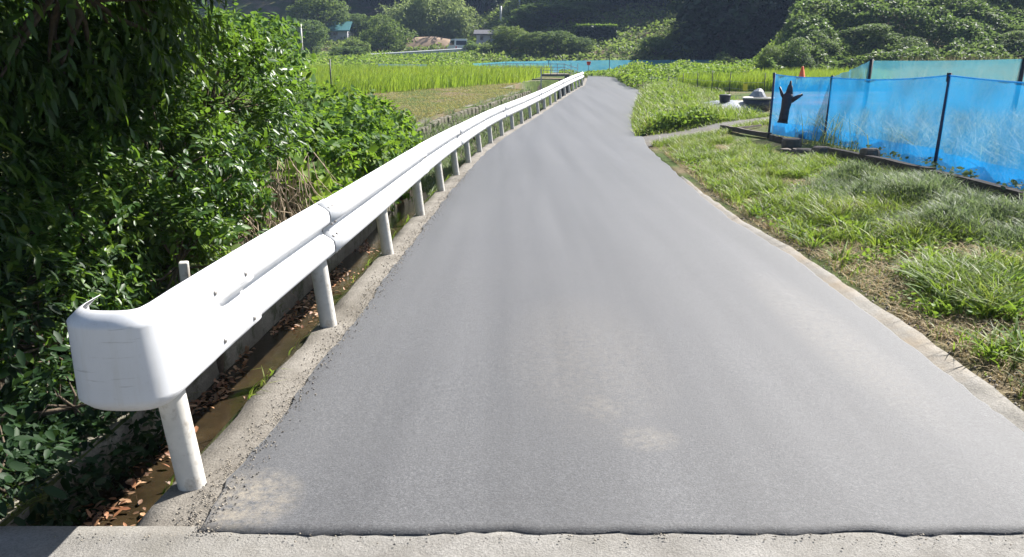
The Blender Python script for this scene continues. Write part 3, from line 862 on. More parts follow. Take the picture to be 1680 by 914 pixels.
# ------------------------------------------------------------------ left roadside: tree and shrubs
near_plant('evergreen_tree', 'dark evergreen tree with long drooping leaves overhanging the guardrail end', 'tree', (-3.9, 5.2, .1),
    [(-3.3, 5.6, 2.3, 1.2, 1.2, 1.1), (-2.75, 5.2, 2.05, .85, .9, .75), (-3.6, 4.3, 1.9, 1.1, 1.0, 1.0), (-4.6, 5.4, 2.6, 1.5, 1.5, 1.4), (-3.4, 6.6, 3.1, 1.3, 1.3, 1.1),
     (-4.4, 3.9, 1.3, 1.2, 1.0, 1.1), (-3.0, 5.7, 3.2, 1.1, 1.1, .9), (-5.4, 5.0, 1.6, 1.4, 1.5, 1.5), (-3.2, 3.7, .9, .75, .7, .7), (-4.2, 6.8, 4.0, 1.4, 1.4, 1.1)],
    6800, 11, .26, .086, 'long', MAT['drooping'], 11, .75, .13, off_road(.75), shell=.5, fork=(-.5, .5, 2.6),
    shade_canopy=[(-1.35, 4.3, 2.95, .7, .55, .42), (-2.1, 4.6, 3.05, .8, .65, .5), (-2.9, 5.2, 3.1, .9, .9, .6), (-1.05, 4.1, 2.95, .5, .45, .36), (-2.3, 5.3, 3.0, .7, .7, .45), (-1.9, 4.0, 2.9, .7, .5, .4), (-2.8, 4.4, 2.9, .8, .7, .5), (-1.5, 5.3, 3.0, .65, .65, .4), (-1.9, 6.1, 3.0, .65, .7, .42), (-2.7, 6.4, 3.05, .8, .9, .5), (-3.5, 7.2, 3.3, 1.0, 1.0, .7), (-.95, 4.9, 3.05, .5, .5, .38)])
near_plant('glossy_shrub', 'dense shrub with small glossy leaves just behind the guardrail end', 'shrub', (-2.7, 5.6, .1),
    [(-2.55, 5.7, .75, .72, .8, .72), (-2.2, 6.4, .72, .58, .8, .66), (-2.75, 5.0, .45, .65, .7, .6), (-2.5, 6.7, 1.2, .7, .8, .6), (-3.0, 6.0, 1.25, .7, .8, .55), (-2.25, 5.2, .25, .42, .6, .45), (-2.05, 6.0, .25, .35, .8, .4), (-2.9, 4.2, .3, .6, .6, .5)],
    6600, 11, .17, .052, 'oval', MAT['glossy'], 12, .25, .05, off_road(.68), shell=.45)
near_plant('undergrowth_shrub', 'low shrub coloured dark for deep shade at the left of the canal mouth', 'shrub', (-2.6, 3.4, 0),
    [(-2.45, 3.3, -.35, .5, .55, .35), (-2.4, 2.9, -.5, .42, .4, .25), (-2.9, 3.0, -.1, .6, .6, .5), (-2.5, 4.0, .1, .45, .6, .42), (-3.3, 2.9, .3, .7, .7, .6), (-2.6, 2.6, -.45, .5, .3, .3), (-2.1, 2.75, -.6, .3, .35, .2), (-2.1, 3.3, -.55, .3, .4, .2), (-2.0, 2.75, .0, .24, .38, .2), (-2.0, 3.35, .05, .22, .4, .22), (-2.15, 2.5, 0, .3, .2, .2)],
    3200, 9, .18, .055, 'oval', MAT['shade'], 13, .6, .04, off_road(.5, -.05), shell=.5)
near_plant('vine_covered_shrub', 'taller leafy shrub draped in vines between evergreen tree and rice field', 'shrub', (-4.9, 12.5, .1),
    [(-5.0, 12.5, 1.2, 1.3, 1.4, 1.25), (-4.4, 12.0, .8, 1.0, 1.2, .9), (-5.6, 11.5, 1.5, 1.3, 1.3, 1.2), (-4.1, 11.0, .5, .9, 1.0, .7), (-4.4, 13.6, .8, 1.0, 1.2, .8), (-4.1, 9.4, .7, .8, 1.0, .8), (-4.9, 9.8, 1.3, 1.0, 1.0, .9), (-3.6, 8.2, .7, .7, .9, .7), (-3.8, 12.3, 1.4, .62, .8, .82), (-4.2, 12.6, 1.7, .7, .8, .7)],
    5200, 10, .26, .078, 'broad', MAT['vine'], 14, .35, .05, off_road(.9), shell=.4)
near_plant('broadleaf_shrub', 'sunlit broadleaf shrub spreading over the canal before the dry bank', 'shrub', (-3.2, 10.5, 0),
    [(-2.7, 9.6, .3, .8, 1.0, .68), (-2.35, 11.0, .28, .75, 1.1, .68), (-3.3, 10.4, .6, 1.0, 1.1, .75), (-3.3, 12.4, .55, 1.2, 1.2, .7), (-2.6, 13.4, .25, .95, 1.2, .66), (-2.4, 8.4, .0, .45, .7, .4), (-2.7, 15.2, .12, .8, 1.2, .55), (-3.9, 14.6, .4, 1.1, 1.4, .6), (-2.2, 12.3, .0, .7, 1.0, .5)],
    6000, 10, .24, .074, 'broad', MAT['broad'], 15, .3, .04, off_road(.62), shell=.42)
near_plant('yellowish_weed_shrub', 'small yellow green weed bush hanging over the canal in the dry twigs', 'shrub', (-2.15, 7.6, -.05),
    [(-2.1, 7.6, .22, .28, .4, .25), (-2.35, 8.1, .4, .3, .4, .28)],
    120, 6, .2, .13, 'broad', MAT['weed'], 16, .35, .015, off_road(.6), shell=.6, parts=100)

# arching silver grass between the shrubs
def silver_grass():
    r = np.random.default_rng(77)
    root = empty('silver_grass', (-3.45, 8.4, .2), 0, 'pale arching silver grass clump between the glossy shrub and the vines', 'grass clump')
    n = 1500
    P = np.stack([.30 * r.normal(size=n), .35 * r.normal(size=n), 0 * r.random(n)], 1)
    me = blades('blades', P, 1.0 + .75 * r.random(n), .006 + .005 * r.random(n), .5 + .6 * r.random(n), r.random(n) * 6.28, MAT['finegrass'], 5)
    link('blades', me, MAT['finegrass'], root)['kind'] = 'stuff'
# tangle of dry twigs and roots between the two shrubs
tr = np.random.default_rng(21)
root = empty('dry_brush', (-2.0, 7.0, 0), 0, 'tangle of bare dry twigs hanging down the canal bank', 'brush')
mb = MB()
for k in range(240):
    y = tr.uniform(5.6, 8.2); x = float(xl(y)) + tr.uniform(-1.15, -.66); z = tr.uniform(.1, .75)
    p0 = np.array([x - .15, y, z]); d = unit(np.array([tr.uniform(-.2, .5), tr.normal() * .4, -1.0]))
    ln = tr.uniform(.2, .55)
    pts = [p0, p0 + d * ln * .5 + tr.normal(size=3) * .04, p0 + d * ln + tr.normal(size=3) * .05]
    pts = [(min(p[0], float(xl(p[1])) - .52), p[1], max(p[2], -.25)) for p in pts]
    mb.tube([np.array(p) - np.array([-2.0, 7.0, 0]) for p in pts], [.005, .004, .002], 4, False)
mb.build('twigs', MAT['twig'], root)['kind'] = 'stuff'

# ------------------------------------------------------------------ grasses
def blades(name, P, h, w, lean, az, mat, segs=3, tip=0.0):
    n = len(P)
    d = np.stack([np.cos(az), np.sin(az), 0 * az], 1)
    tws = az + np.pi / 2 + np.random.default_rng(n).normal(size=n) * .6
    s = np.stack([np.cos(tws), np.sin(tws), 0 * az], 1)
    V = np.zeros((n, 2 * segs + 1, 3))
    for k in range(segs + 1):
        t = k / segs
        c = P + np.array([0, 0, 1.0]) * (h * (t - .35 * lean * t * t))[:, None] + d * (h * lean * t ** 1.8)[:, None]
        if k < segs:
            ww = (w * (1 - .75 * t ** 1.5))[:, None]
            V[:, 2 * k] = c - s * ww; V[:, 2 * k + 1] = c + s * ww
        else: V[:, 2 * k] = c
    T = []
    for k in range(segs - 1):
        a = 2 * k
        T += [(a, a + 1, a + 3), (a, a + 3, a + 2)]
    a = 2 * (segs - 1); T.append((a, a + 1, a + 2))
    Fc = (np.arange(n) * (2 * segs + 1))[:, None, None] + np.array(T)[None]
    return mesh_np(name, V.reshape(-1, 3), Fc.reshape(-1, 3))

def scatter(r, n, x0, x1, y0, y1, keep):
    """points between two lines x0(y), x1(y); denser near the camera"""
    y = y0 + (y1 - y0) * r.random(n) ** 1.5
    a, b = x0(y), x1(y)
    x = a + (b - a) * r.random(n)
    m = keep(x, y)
    x, y = x[m], y[m]
    return np.stack([x, y, gz(x, y)], 1)

silver_grass()
r = np.random.default_rng(31)
NETX = lambda y: np.interp(y, [-5, 5, 9, 15.3, 22], [5.85, 5.85, 5.75, 5.30, 5.55])
tufts = r.random((260, 2)); 
def verge_d(x, y): return fnoise(x, y, 1.6)
# broad verge blades, tufted
mound = lambda x, y: np.exp(-(((x - 3.75) / .55) ** 2 + ((y - 8.3) / 1.5) ** 2)) + np.exp(-(((x - 4.5) / .6) ** 2 + ((y - 7.4) / 1.6) ** 2)) + np.exp(-(((x - 4.5) / .5) ** 2 + ((y - 9.6) / 1.4) ** 2))
def path_zone(x, y):                          # keep the side path free
    a = a0 + (a1 - a0) * np.clip((x - a0[0]) / (a1[0] - a0[0]), -.2, 1.5)[:, None]
    b = b0 + (b1 - b0) * np.clip((x - b0[0]) / (b1[0] - b0[0]), -.2, 1.5)[:, None]
    return (y > a[:, 1] + .25) & (y < b[:, 1] - .15)
def keep_v(x, y):
    d = verge_d(x, y); v = x - xr(y)
    dens = ss(.43, .64, d) * ss(.22, .85, v) + .08
    return (np.random.default_rng(len(x)).random(len(x)) < dens) & ~path_zone(x, y) & (v > .2)
P = scatter(r, 150000, lambda y: xr(y) + .18, lambda y: NETX(y) - .48, 2.6, 20.5, keep_v)
n = len(P); d = verge_d(P[:, 0], P[:, 1])
h = (.03 + .17 * ss(.42, .66, d)) * (.4 + 1.1 * r.random(n))
me = blades('grass', P, h, .0028 + .003 * r.random(n), .35 + .9 * r.random(n), r.random(n) * 2 * np.pi, MAT['verge'])
tag(link('grass', me, MAT['verge']), 'light green tufted grass on the roadside verge', 'grass', kind='stuff')
# coarse broad-leaved clumps
cl = []
for k in range(380):
    y = 3.0 + 12.5 * r.random() ** 1.3; x = float(xr(y)) + .3 + (float(NETX(y)) - .3 - float(xr(y)) - .3) * r.random()
    if fnoise(x, y, 1.6) < .44 or mound(np.array(x), np.array(y)) > .55: continue
    m = r.integers(25, 60)
    aa = r.random(m) * 6.28; rr_ = .10 * r.random(m)
    cl.append(np.stack([x + rr_ * np.cos(aa), y + rr_ * np.sin(aa), 0 * aa, aa], 1))
cl = np.concatenate(cl); cl[:, 2] = gz(cl[:, 0], cl[:, 1])
n = len(cl)
me = blades('grass', cl[:, :3], .07 + .18 * r.random(n), .005 + .006 * r.random(n), .6 + .7 * r.random(n), cl[:, 3] + r.normal(size=n) * .5, MAT['weed'], 4)
tag(link('grass', me, MAT['weed']), 'bright broad-bladed grass clumps scattered over the verge', 'grass', kind='stuff')
P = scatter(r, 26000, lambda y: xr(y) + .25, lambda y: NETX(y) - .5, 2.7, 15, lambda x, y: (fnoise(x + 40, y, 2.2) > .49) & ~path_zone(x, y))
P[:, 2] += .02 + .06 * r.random(len(P))
leafy_later = P
# fine mounded bluish grass
y = r.uniform(5.0, 12.5, 90000); x = r.uniform(2.9, 5.6, 90000)
mv = mound(x, y); m = (r.random(90000) < ss(.15, .9, mv) * (.35 + .65 * ss(.35, .6, fnoise(x, y, 2.6)))) & (x < NETX(y) - .55) & (x > xr(y) + .35)
x, y, mv = x[m], y[m], mv[m]
z = gz(x, y) + .20 * ss(.1, .9, mv) * (.15 + 1.2 * ss(.25, .75, vnoise(x, y, 1.9)))
n = len(x)
me = blades('grass', np.stack([x, y, z - .05], 1), .06 + .16 * r.random(n) ** 1.5, .0022 + .003 * r.random(n), .4 + 1.1 * r.random(n), np.pi * .9 + r.normal(size=n) * 2.2, MAT['finegrass'])
tag(link('grass', me, MAT['finegrass']), 'soft bluish green mounds of fine grass beside the net', 'grass', kind='stuff')
# dry straw patches
def keep_d(x, y):
    v = x - xr(y)
    return (np.random.default_rng(5).random(len(x)) < (.15 + .85 * np.maximum(ss(.46, .34, verge_d(x, y)), ss(.9, .4, v)))) & (mound(x, y) < .5) & ~path_zone(x, y)
P = scatter(r, 60000, lambda y: xr(y) + .2, lambda y: NETX(y) - .45, 2.6, 16.5, keep_d)
n = len(P)
me = blades('grass', P, .03 + .07 * r.random(n), .002 + .003 * r.random(n), .9 + .9 * r.random(n), r.random(n) * 6.28, MAT['drygrass'])
tag(link('grass', me, MAT['drygrass']), 'dry straw coloured grass lying between the green tufts', 'grass', kind='stuff')

# weedy verge beyond the side path (leafy)
def leafy_stuff(name, label, pts, size, mat, kind='broad', seed=1, up=.8, cat='weeds'):
    r = np.random.default_rng(seed)
    n = len(pts)
    D = unit(r.normal(size=(n, 3)) * np.array([1, 1, .5]) + np.array([0, 0, .1])); Nn = unit(np.array([0, 0, up]) + .6 * r.normal(size=(n, 3)))
    me = leaves_mesh(name, kind, pts, D, Nn, size * (.6 + .8 * r.random(n)))
    return tag(link(name, me, mat), label, cat, kind='stuff')
y = 19.6 + 22 * r.random(60000) ** 1.4; x = xr(y) - .15 + r.random(60000) * 4.2
leafy_stuff('weeds', 'low creeping broad-leaved weeds among the verge grass', leafy_later, .034, MAT['weed'], 'broad', 17)
fy = b0[1] + (b1[1] - b0[1]) * np.clip((x - b0[0]) / (b1[0] - b0[0]), -.2, 1.5)
m = (y > fy - .12) & (r.random(60000) < ss(4.3, 2.6, x - xr(y)))
x, y = x[m], y[m]
hh = (.18 + .35 * fnoise(x, y, .8)) * ss(-.2, .5, x - xr(y)) * ss(3.1, 1.5, x - xr(y)) + .03
leafy_stuff('weeds', 'bright green weeds mounded at the road edge beyond the side path', np.stack([x, y, gz(x, y) + hh * r.random(len(x)) ** .6], 1), .10, MAT['weed'], seed=3)
P = np.stack([x[:9000], y[:9000], gz(x[:9000], y[:9000]) + hh[:9000] * .6], 1); n = len(P)
tag(link('grass', blades('grass', P, .2 + .25 * r.random(n), .006 + .006 * r.random(n), .4 + .6 * r.random(n), r.random(n) * 6.28, MAT['verge']), MAT['verge']), 'grass standing among the weeds past the side path', 'grass', kind='stuff')

# weedy rise at the far end of the road
y = r.uniform(44, 69, 60000); x = r.uniform(2, 26, 60000)
m = (x > xr(y) - .1 - 4.0 * ss(58, 62, y)) & ((y < 63) | (x > -2)) & ~((x > 8.5 + .1 * y) & (y < 60) & (y > 44) & (x > 13.5))
x, y = x[m], y[m]
hh = .25 + .9 * ss(.4, .75, fnoise(x, y, .35)) * ss(0, 3, x - xr(y) + 2)
leafy_stuff('weeds', 'pale green weeds covering the rise where the road ends', np.stack([x, y, gz(x, y) + hh * r.random(len(x)) ** .6], 1), .15, MAT['weed'], seed=4)

# rice
def rice_field(label, n, poly_x0, poly_x1, y0, y1, hgt, seed, mat='rice', w=.010, lean=.35, p=1.6, wind=0.6):
    r = np.random.default_rng(seed)
    y = y0 + (y1 - y0) * r.random(n) ** p
    a, b = poly_x0(y), poly_x1(y)
    x = a + (b - a) * r.random(n)
    P = np.stack([x, y, gz(x, y)], 1)
    sc = np.clip(y / 25, 1, 2)
    hh = hgt * (.72 + .34 * r.random(n)) * (.93 + .16 * fnoise(x, y, .25))
    me = blades('rice', P, hh, (w * (.7 + .6 * r.random(n))) * sc, lean * (.3 + 1.3 * r.random(n)), wind + r.normal(size=n) * 1.0, MAT[mat])
    return tag(link('rice', me, MAT[mat]), label, 'rice', kind='stuff')
fl = np.array(at(866, 132, .42)[:2])
rice_field('green rice field on the left above the dry bank', 90000, lambda y: np.full(y.shape, -26.0) - (y - 25) * .35, lambda y: np.minimum(fl[0] + .2 + (y - fl[1]) * .12, -9.5 + (y - 27) * .62), 27, 66, .80, 41, p=1.5)
rice_field('green rice field behind the stakes on the right', 64000, lambda y: 8.4 + (y - 42) * .28, lambda y: np.minimum(34, np.where(y > 51, 13.5, 34) + 0 * y), 42, 60, 1.02, 42, p=1.4)
rice_field('ripening rice inside the blue net', 30000, lambda y: NETX(np.clip(y, 0, 22)) + .55, lambda y: np.interp(y, [3, 20], [13, 22.0]), 3.5, 19.4, .92, 43, 'ripe', w=.007, p=1.0, lean=.8)
rice_field('straw coloured seeding grass beyond the pale net', 16000, lambda y: 11.0 + (y - 24) * .5, lambda y: 40 + 0 * y, 25, 36, 1.95, 44, 'seedgrass', .008, .4, 1.0)

# dry turf on top of the left bank
y = r.uniform(17, 43, 30000); u = -r.random(30000) ** 1.4 * 9
x = xl(y) + wall_u(y) - .15 + u
m = (x < fl[0] + .3 + (y - fl[1]) * .12 + 99) & (y < 27 + np.clip((x + 9.5) / .62, 0, 99) + 1.0)
x, y = x[m], y[m]; n = len(x)
tag(link('grass', blades('grass', np.stack([x, y, gz(x, y)], 1), .03 + .06 * r.random(n), .008 + .006 * r.random(n), .8 + .6 * r.random(n), r.random(n) * 6.28, MAT['bankgrass']), MAT['bankgrass']), 'mown yellowish grass on the bank below the rice', 'grass', kind='stuff')
# the courses of the retaining wall, stone by stone
sr = random.Random(77)
stone_meshes = []
for k in range(6):
    q = MB(); q.box((0, 0, 0), (.24, .40, .235), bev=.03, jit=.014)
    me = q.mesh('stone'); me.materials.append(MAT['masonry']); stone_meshes.append(me)
for row in range(4):
    yy = 14.2 + .2 * (row % 2)
    while yy < 36.7:
        ww = sr.uniform(.85, 1.2)
        xw = float(xl(yy) + wall_u(yy)); zt = float(bank_z(yy)) - .16 - .245 * row
        if zt > float(canal_z(yy)) + .05:
            o = link('stone', stone_meshes[sr.randrange(6)], None, mw, (xw + .015 + sr.uniform(-.015, .02), yy, zt + sr.uniform(-.012, .012)))
            o.rotation_euler = (sr.uniform(-.04, .04), 0, -math.atan2(float(xl(yy + .5) + wall_u(yy + .5) - xl(yy - .5) - wall_u(yy - .5)), 1.0))
            o.scale = (1, ww, 1)
        yy += .42 * ww + .012
# weeds along the stream below the bank
y = r.uniform(13, 37, 11000); u = wall_u(y) * (.40 + .62 * r.random(11000))
x = xl(y) + u; z = canal_z(y) + (bank_z(y) - canal_z(y)) * np.clip((u / wall_u(y) - .3) * 1.3 + .25 * (fnoise(x, y, 1.0) - .4), .05, 1.05)
n = len(x)
tag(link('grass', blades('grass', np.stack([x, y, z], 1), .10 + .22 * r.random(n), .006 + .006 * r.random(n), .5 + .8 * r.random(n), r.random(n) * 6.28, MAT['finegrass']), MAT['finegrass']), 'grey green weeds hanging down the stone retaining wall', 'grass', kind='stuff')
# sprigs along the canal edge
y = r.uniform(2.6, 13, 2600); side = r.random(2600) < .8
x = xl(y) + np.where(side, -.69 - .10 * r.random(2600), KERB_L - .01); z = np.where(side, bank_z(y) - .25 * r.random(2600) ** 2, rz(y) - .02)
m = (fnoise(y, x * 0, 3.0) > .5) & (side | (r.random(2600) < .3))
P = np.stack([x, y, z], 1)[m]; n = len(P)
tag(link('grass', blades('grass', P, .05 + .10 * r.random(n), .003 + .004 * r.random(n), .6 + .8 * r.random(n), -.3 + r.normal(size=n) * .9, MAT['verge']), MAT['verge']), 'sprigs of grass rooted along the canal wall', 'grass', kind='stuff')

n = 2600
y = r.uniform(2.46, 3.75, n); u = -.56 - .5 * r.random(n)
z = np.where(u > -.68, -.12 - .22 * r.random(n), -.08 + .10 * r.random(n))
m = fnoise(u * 3, y, 2.4) > .40
leafy_stuff('ivy', 'creeper coloured dark for shade spilling over the near end of the canal wall', np.stack([xl(y) + u, y, z], 1)[m], .052, MAT['shade'], 'oval', 19, .7, 'creeper')
n = 5000
k = r.random(n) * 1.05
q = np.where((r.random(n) < .6)[:, None], a0 + (a1 - a0) * k[:, None], b0 + (b1 - b0) * k[:, None]) + r.normal(size=(n, 2)) * np.array([.1, .16])
q = q[q[:, 0] > xr(q[:, 1]) + .1]; n = len(q)
tag(link('grass', blades('grass', np.stack([q[:, 0], q[:, 1], gz(q[:, 0], q[:, 1]) + .01], 1), .06 + .16 * r.random(n), .004 + .005 * r.random(n), .5 + .8 * r.random(n), r.random(n) * 6.28, MAT['verge']), MAT['verge']), 'ragged grass creeping over the edges of the side path', 'grass', kind='stuff')
# leaf litter in the canal and crumbs along the asphalt edge
y = 2.5 + 7 * r.random(2200) ** 1.5; x = xl(y) + np.where(r.random(2200) < .6, -.66 + .16 * r.random(2200), -.66 + .5 * r.random(2200))
m = (fnoise(x * 2, y, 2.5) > .50)
x, y = x[m], y[m]
lt = leafy_stuff('leaf_litter', 'brown fallen leaves lying in the shallow canal water', np.stack([x, y, canal_z(y) + .022 + .012 * r.random(len(x))], 1), .042, MAT['litter'], 'oval', 6, 2.2, 'leaf litter')
def crumbs(label, x, y, z, s, seed):
    r = np.random.default_rng(seed); n = len(x)
    T = np.array([(1, 0, 0), (-.5, .87, 0), (-.5, -.87, 0), (0, 0, .9), (0, 0, -.5)])
    Fq = np.array([(0, 1, 3), (1, 2, 3), (2, 0, 3), (1, 0, 4), (2, 1, 4), (0, 2, 4)])
    a = r.random(n) * 6.28
    ca, sa = np.cos(a), np.sin(a)
    TX = T[None, :, 0] * ca[:, None] - T[None, :, 1] * sa[:, None]; TY = T[None, :, 0] * sa[:, None] + T[None, :, 1] * ca[:, None]
    V = np.stack([x[:, None] + s[:, None] * TX, y[:, None] + s[:, None] * TY * .8, z[:, None] + s[:, None] * T[None, :, 2]], -1)
    Fc = (np.arange(n) * 5)[:, None, None] + Fq[None]
    return tag(link('gravel', mesh_np('gravel', V.reshape(-1, 3), Fc.reshape(-1, 3)), MAT['crumb']), label, 'gravel', kind='stuff')
y = 2.4 + 11 * r.random(5000) ** 1.6; x = xl(y) + KERB_R + r.normal(size=5000) * .05 - .02
m = x > xl(y) + KERB_L; x, y = x[m], y[m]
crumbs('loose asphalt crumbs along the kerb', x, y, rz(y) + .004 + np.where(x > xl(y) + KERB_R, .012, 0), .002 + .005 * r.random(len(x)) ** 2.5, 1)
y = 2.4 + 10 * r.random(5000) ** 1.4; x = xr(y) + .12 + r.random(5000) ** .8 * .55
crumbs('stony grit on the soil along the verge', x, y, gz(x, y) + .006, .004 + .010 * r.random(len(x)) ** 2.5, 2)
x = r.uniform(-1.6, 3, 500); y = 2.40 + np.abs(r.normal(size=500)) * -.03
crumbs('grit along the foreground asphalt joint', x, y, 0 * x + .014, .0015 + .005 * r.random(500) ** 3, 3)

# ------------------------------------------------------------------ the blue net, its posts and what stands by it
def net_panel(name, pts, mat, parent, off, sag=.06, folds=.02, nu=40, nv=14, seed=0, zb=None):
    """a hanging sheet between posts: pts = [(x, y, z_low, z_high)]"""
    r = np.random.default_rng(seed)
    X, Y, Z = [], [], []
    for (p, q) in zip(pts[:-1], pts[1:]):
        for k in range(nu):
            s = k / (nu - 1)
            row = []
            zt = p[3] * (1 - s) + q[3] * s - sag * 4 * s * (1 - s)
            zl = p[2] * (1 - s) + q[2] * s
            x = p[0] * (1 - s) + q[0] * s; y = p[1] * (1 - s) + q[1] * s
            for j in range(nv + 1):
                t = j / nv
                b = folds * math.sin(s * math.pi) ** .5 * ((vnoise(s * 9 + seed, t * 2.5, 1.0) - .5) * 4 + (vnoise(s * 26 + t * 9 + seed, t * 3 - s * 5, 1.0) - .5) * 1.6)
                row.append((x + b, y + .3 * b, zl + (zt - zl) * t))
            X.append([a[0] for a in row]); Y.append([a[1] for a in row]); Z.append([a[2] for a in row])
    X, Y, Z = np.array(X) - off[0], np.array(Y) - off[1], np.array(Z) - off[2]
    return link(name, grid_mesh(name, X, Y, Z), mat, parent)
def zg(x, y): return float(gz(x, y))
p1, p2, p3 = at(1261, 222, -.06), at(1350, 236, 0.0), at(1530, 286, .05)
p4 = (5.85, 6.4, .05); p5 = (5.9, 2.4, .05)
pp = [p1, p2, p3, p4, p5]
tops = [zat(122, p1[1]) , zat(127, p2[1]), zat(124, p3[1]), 1.36, 1.36]
NO = (p1[0], p1[1], p1[2])
nf = empty('net_fence', NO, 0, 'bright blue crop net strung on thin posts along the verge', 'net fence')
for i in range(4):
    a, b = pp[i], pp[i + 1]
    net_panel('net', [(a[0] + .03, a[1], a[2] + .03, tops[i]), (b[0] + .03, b[1], b[2] + .03, tops[i + 1])], MAT['net'], nf, NO, .05 if i else .03, .035, seed=i + 2)
    # a second layer folded up at the foot and a hem along the top
    net_panel('net_skirt', [(a[0] + .10, a[1], a[2] + .03, a[2] + .30), (b[0] + .10, b[1], b[2] + .03, b[2] + .34)], MAT['net'], nf, NO, .03, .03, nv=6, seed=i + 9)
    s = np.linspace(0, 1, 14)
    mb = MB(); mb.tube([np.array(a[:2] + (0,)) * 0 + np.array([a[0] * (1 - k) + b[0] * k + .03 - NO[0], a[1] * (1 - k) + b[1] * k - NO[1], tops[i] * (1 - k) + tops[i + 1] * k - (.05 if i else .03) * 4 * k * (1 - k) - NO[2]]) for k in s], .012, 6)
    mb.build('hem', MAT['net'], nf, True)
for i in range(5):
    a = pp[i]; lean = (.02, .06, .05, .02, 0)[i]
    mb = MB(); mb.tube([(a[0] - NO[0], a[1] - NO[1], a[2] - .2 - NO[2]), (a[0] - NO[0] + lean, a[1] - NO[1], tops[i] + .03 - NO[2])], [.024, .024] if i else [.027, .027], 8)
    mb.build('post', MAT['netpost'], nf, True)
    mb = MB(); mb.tube([(a[0] - NO[0] + lean, a[1] - NO[1] + .02, tops[i] - .08 - NO[2]), (a[0] - NO[0] + lean, a[1] - NO[1] + .02, tops[i] + .035 - NO[2])], [.032, .034], 8)
    mb.build('tie', MAT['blackpost'], nf, True)

# black rubber glove pinned to the first panel
gd = np.array(at(1297, 170, .7)); 
s_ = .62
gx, gy = p1[0] * (1 - s_) + p2[0] * s_ - .16, p1[1] * (1 - s_) + p2[1] * s_ - .12
gx = xat(1300, gy)
gc = (gx, gy, zat(168, gy))
glove = empty('rubber_glove', gc, math.atan2(p2[1] - p1[1], p2[0] - p1[0]) * 0, 'black rubber glove hanging fingers up on the blue net', 'glove')
U = gy * math.cos(TH) / F                      # metres per photo pixel here
def gtube(name, pl, rad, flat=.5):
    mb = MB(); mb.tube([(x * U, 0, -y * U) for x, y in pl], [k * U for k in rad], 10)
    mb.v = [(x, y * flat, z) for x, y, z in mb.v]
    return mb
g = gtube('body', [(-7, 33), (-6, 25), (-4.5, 10), (-3, -2), (-2, -9), (0, -15)], [8.5, 8, 7.5, 9, 9.5, 6], .35)
for pl, rad in (([(-1, -12), (0, -23), (1, -35)], [4.2, 3.2, 1.5]), ([(2.5, -11), (3, -19), (3, -27)], [3.4, 2.4, 1.3]), ([(-3.5, -11), (-3, -19), (-1.5, -28)], [3.4, 2.6, 1.4]),
                ([(-6, -5), (-12, -13), (-17, -25)], [3.8, 2.8, 1.5]), ([(4, -3), (13, -8), (22, -13)], [4.6, 3.6, 2.0])):
    k = gtube('f', pl, rad, .5)
    g.add(k.v, k.f)
g.build('glove_body', MAT['rubber'], glove, True)
cf = gtube('cuff', [(-7.3, 34), (-7, 31.5)], [9.3, 9.0], .4)
cf.build('cuff', MAT['rubber'], glove, True)

# pale back net on black posts
bp = [(p2[0] + .1, p2[1] + .1, 0, 1.27), (xat(1428, 20), 20.0, -.1, 1.56), (xat(1679, 21), 21.0, -.1, 1.60), (21.5, 22, -.1, 1.62), (30, 23, -.1, 1.62)]
BO = (bp[1][0], bp[1][1], -.1)
nb = empty('back_net', BO, 0, 'pale blue net on black posts across the back of the paddock', 'net fence')
for i in range(4):
    a, b = bp[i], bp[i + 1]
    net_panel('net', [a, b], MAT['netback'], nb, BO, .02, .04, seed=30 + i)
for a in bp[1:]:
    mb = MB(); mb.tube([(a[0] - BO[0] - .06, a[1] - BO[1], -.2), (a[0] - BO[0] + .03, a[1] - BO[1], a[3] - BO[2] + .04)], [.055, .055], 8)
    mb.build('post', MAT['blackpost'], nb, True)

def plank(name, label, cat, a, b, w, h, mat, z0=None, group=None):
    a, b = Vector(a), Vector(b)
    d = b - a
    mb = MB(); ln = math.hypot(d.x, d.y)
    n = 8
    for k in range(1):
        vs, fs = [], []
        for i in range(n + 1):
            s = i / n - .5
            jw = random.uniform(-.008, .008); jh = random.uniform(-.01, .01)
            vs += [(s * ln, -w / 2 + jw, 0), (s * ln, w / 2 + jw, 0), (s * ln, w / 2 - .006 + jw, h + jh), (s * ln, -w / 2 + .006 + jw, h + jh)]
        for i in range(n):
            for k2 in range(4):
                q = i * 4 + k2; q2 = i * 4 + (k2 + 1) % 4
                fs.append((q, q2, q2 + 4, q + 4))
        fs += [(3, 2, 1, 0), (n * 4, n * 4 + 1, n * 4 + 2, n * 4 + 3)]
        mb.add(vs, fs)
    c = (a + b) / 2
    o = mb.build(name, mat, None, False, loc=c)
    o.rotation_euler = (0, -math.atan2(d.z, ln), math.atan2(d.y, d.x))
    return tag(o, label, cat, group)
def gp(px, py, dz=0.0):                       # a spot on the ground seen at that photo pixel
    z = 0.0
    for _ in range(40):
        q = at(px, py, z); z = .5 * z + .5 * zg(q[0], q[1])
    q = at(px, py, z); return (q[0], q[1], zg(q[0], q[1]) + dz)
plank('plank', 'dark plank nearest the side path at the edging\'s far end', 'plank', gp(1184, 213, .02), gp(1262, 228, .02), .10, .11, MAT['wood'])
plank('plank', 'thin dark plank lying crosswise over the end of the edging', 'plank', gp(1214, 218, .1), gp(1248, 209, .03), .06, .05, MAT['wood'])
plank('plank', 'short dark plank between the far plank and the grey block', 'plank', gp(1264, 229), gp(1290, 236), .08, .11, MAT['wood'])
plank('beam', 'long dark timber from the flat stones to the middle net post', 'timber', gp(1362, 262, .02), gp(1526, 300, .02), .13, .17, MAT['wood'])
plank('beam', 'long dark timber under the net from the middle post onward', 'timber', gp(1530, 301, .02), (5.66, 5.4, zg(5.66, 5.4) + .02), .13, .16, MAT['wood'])
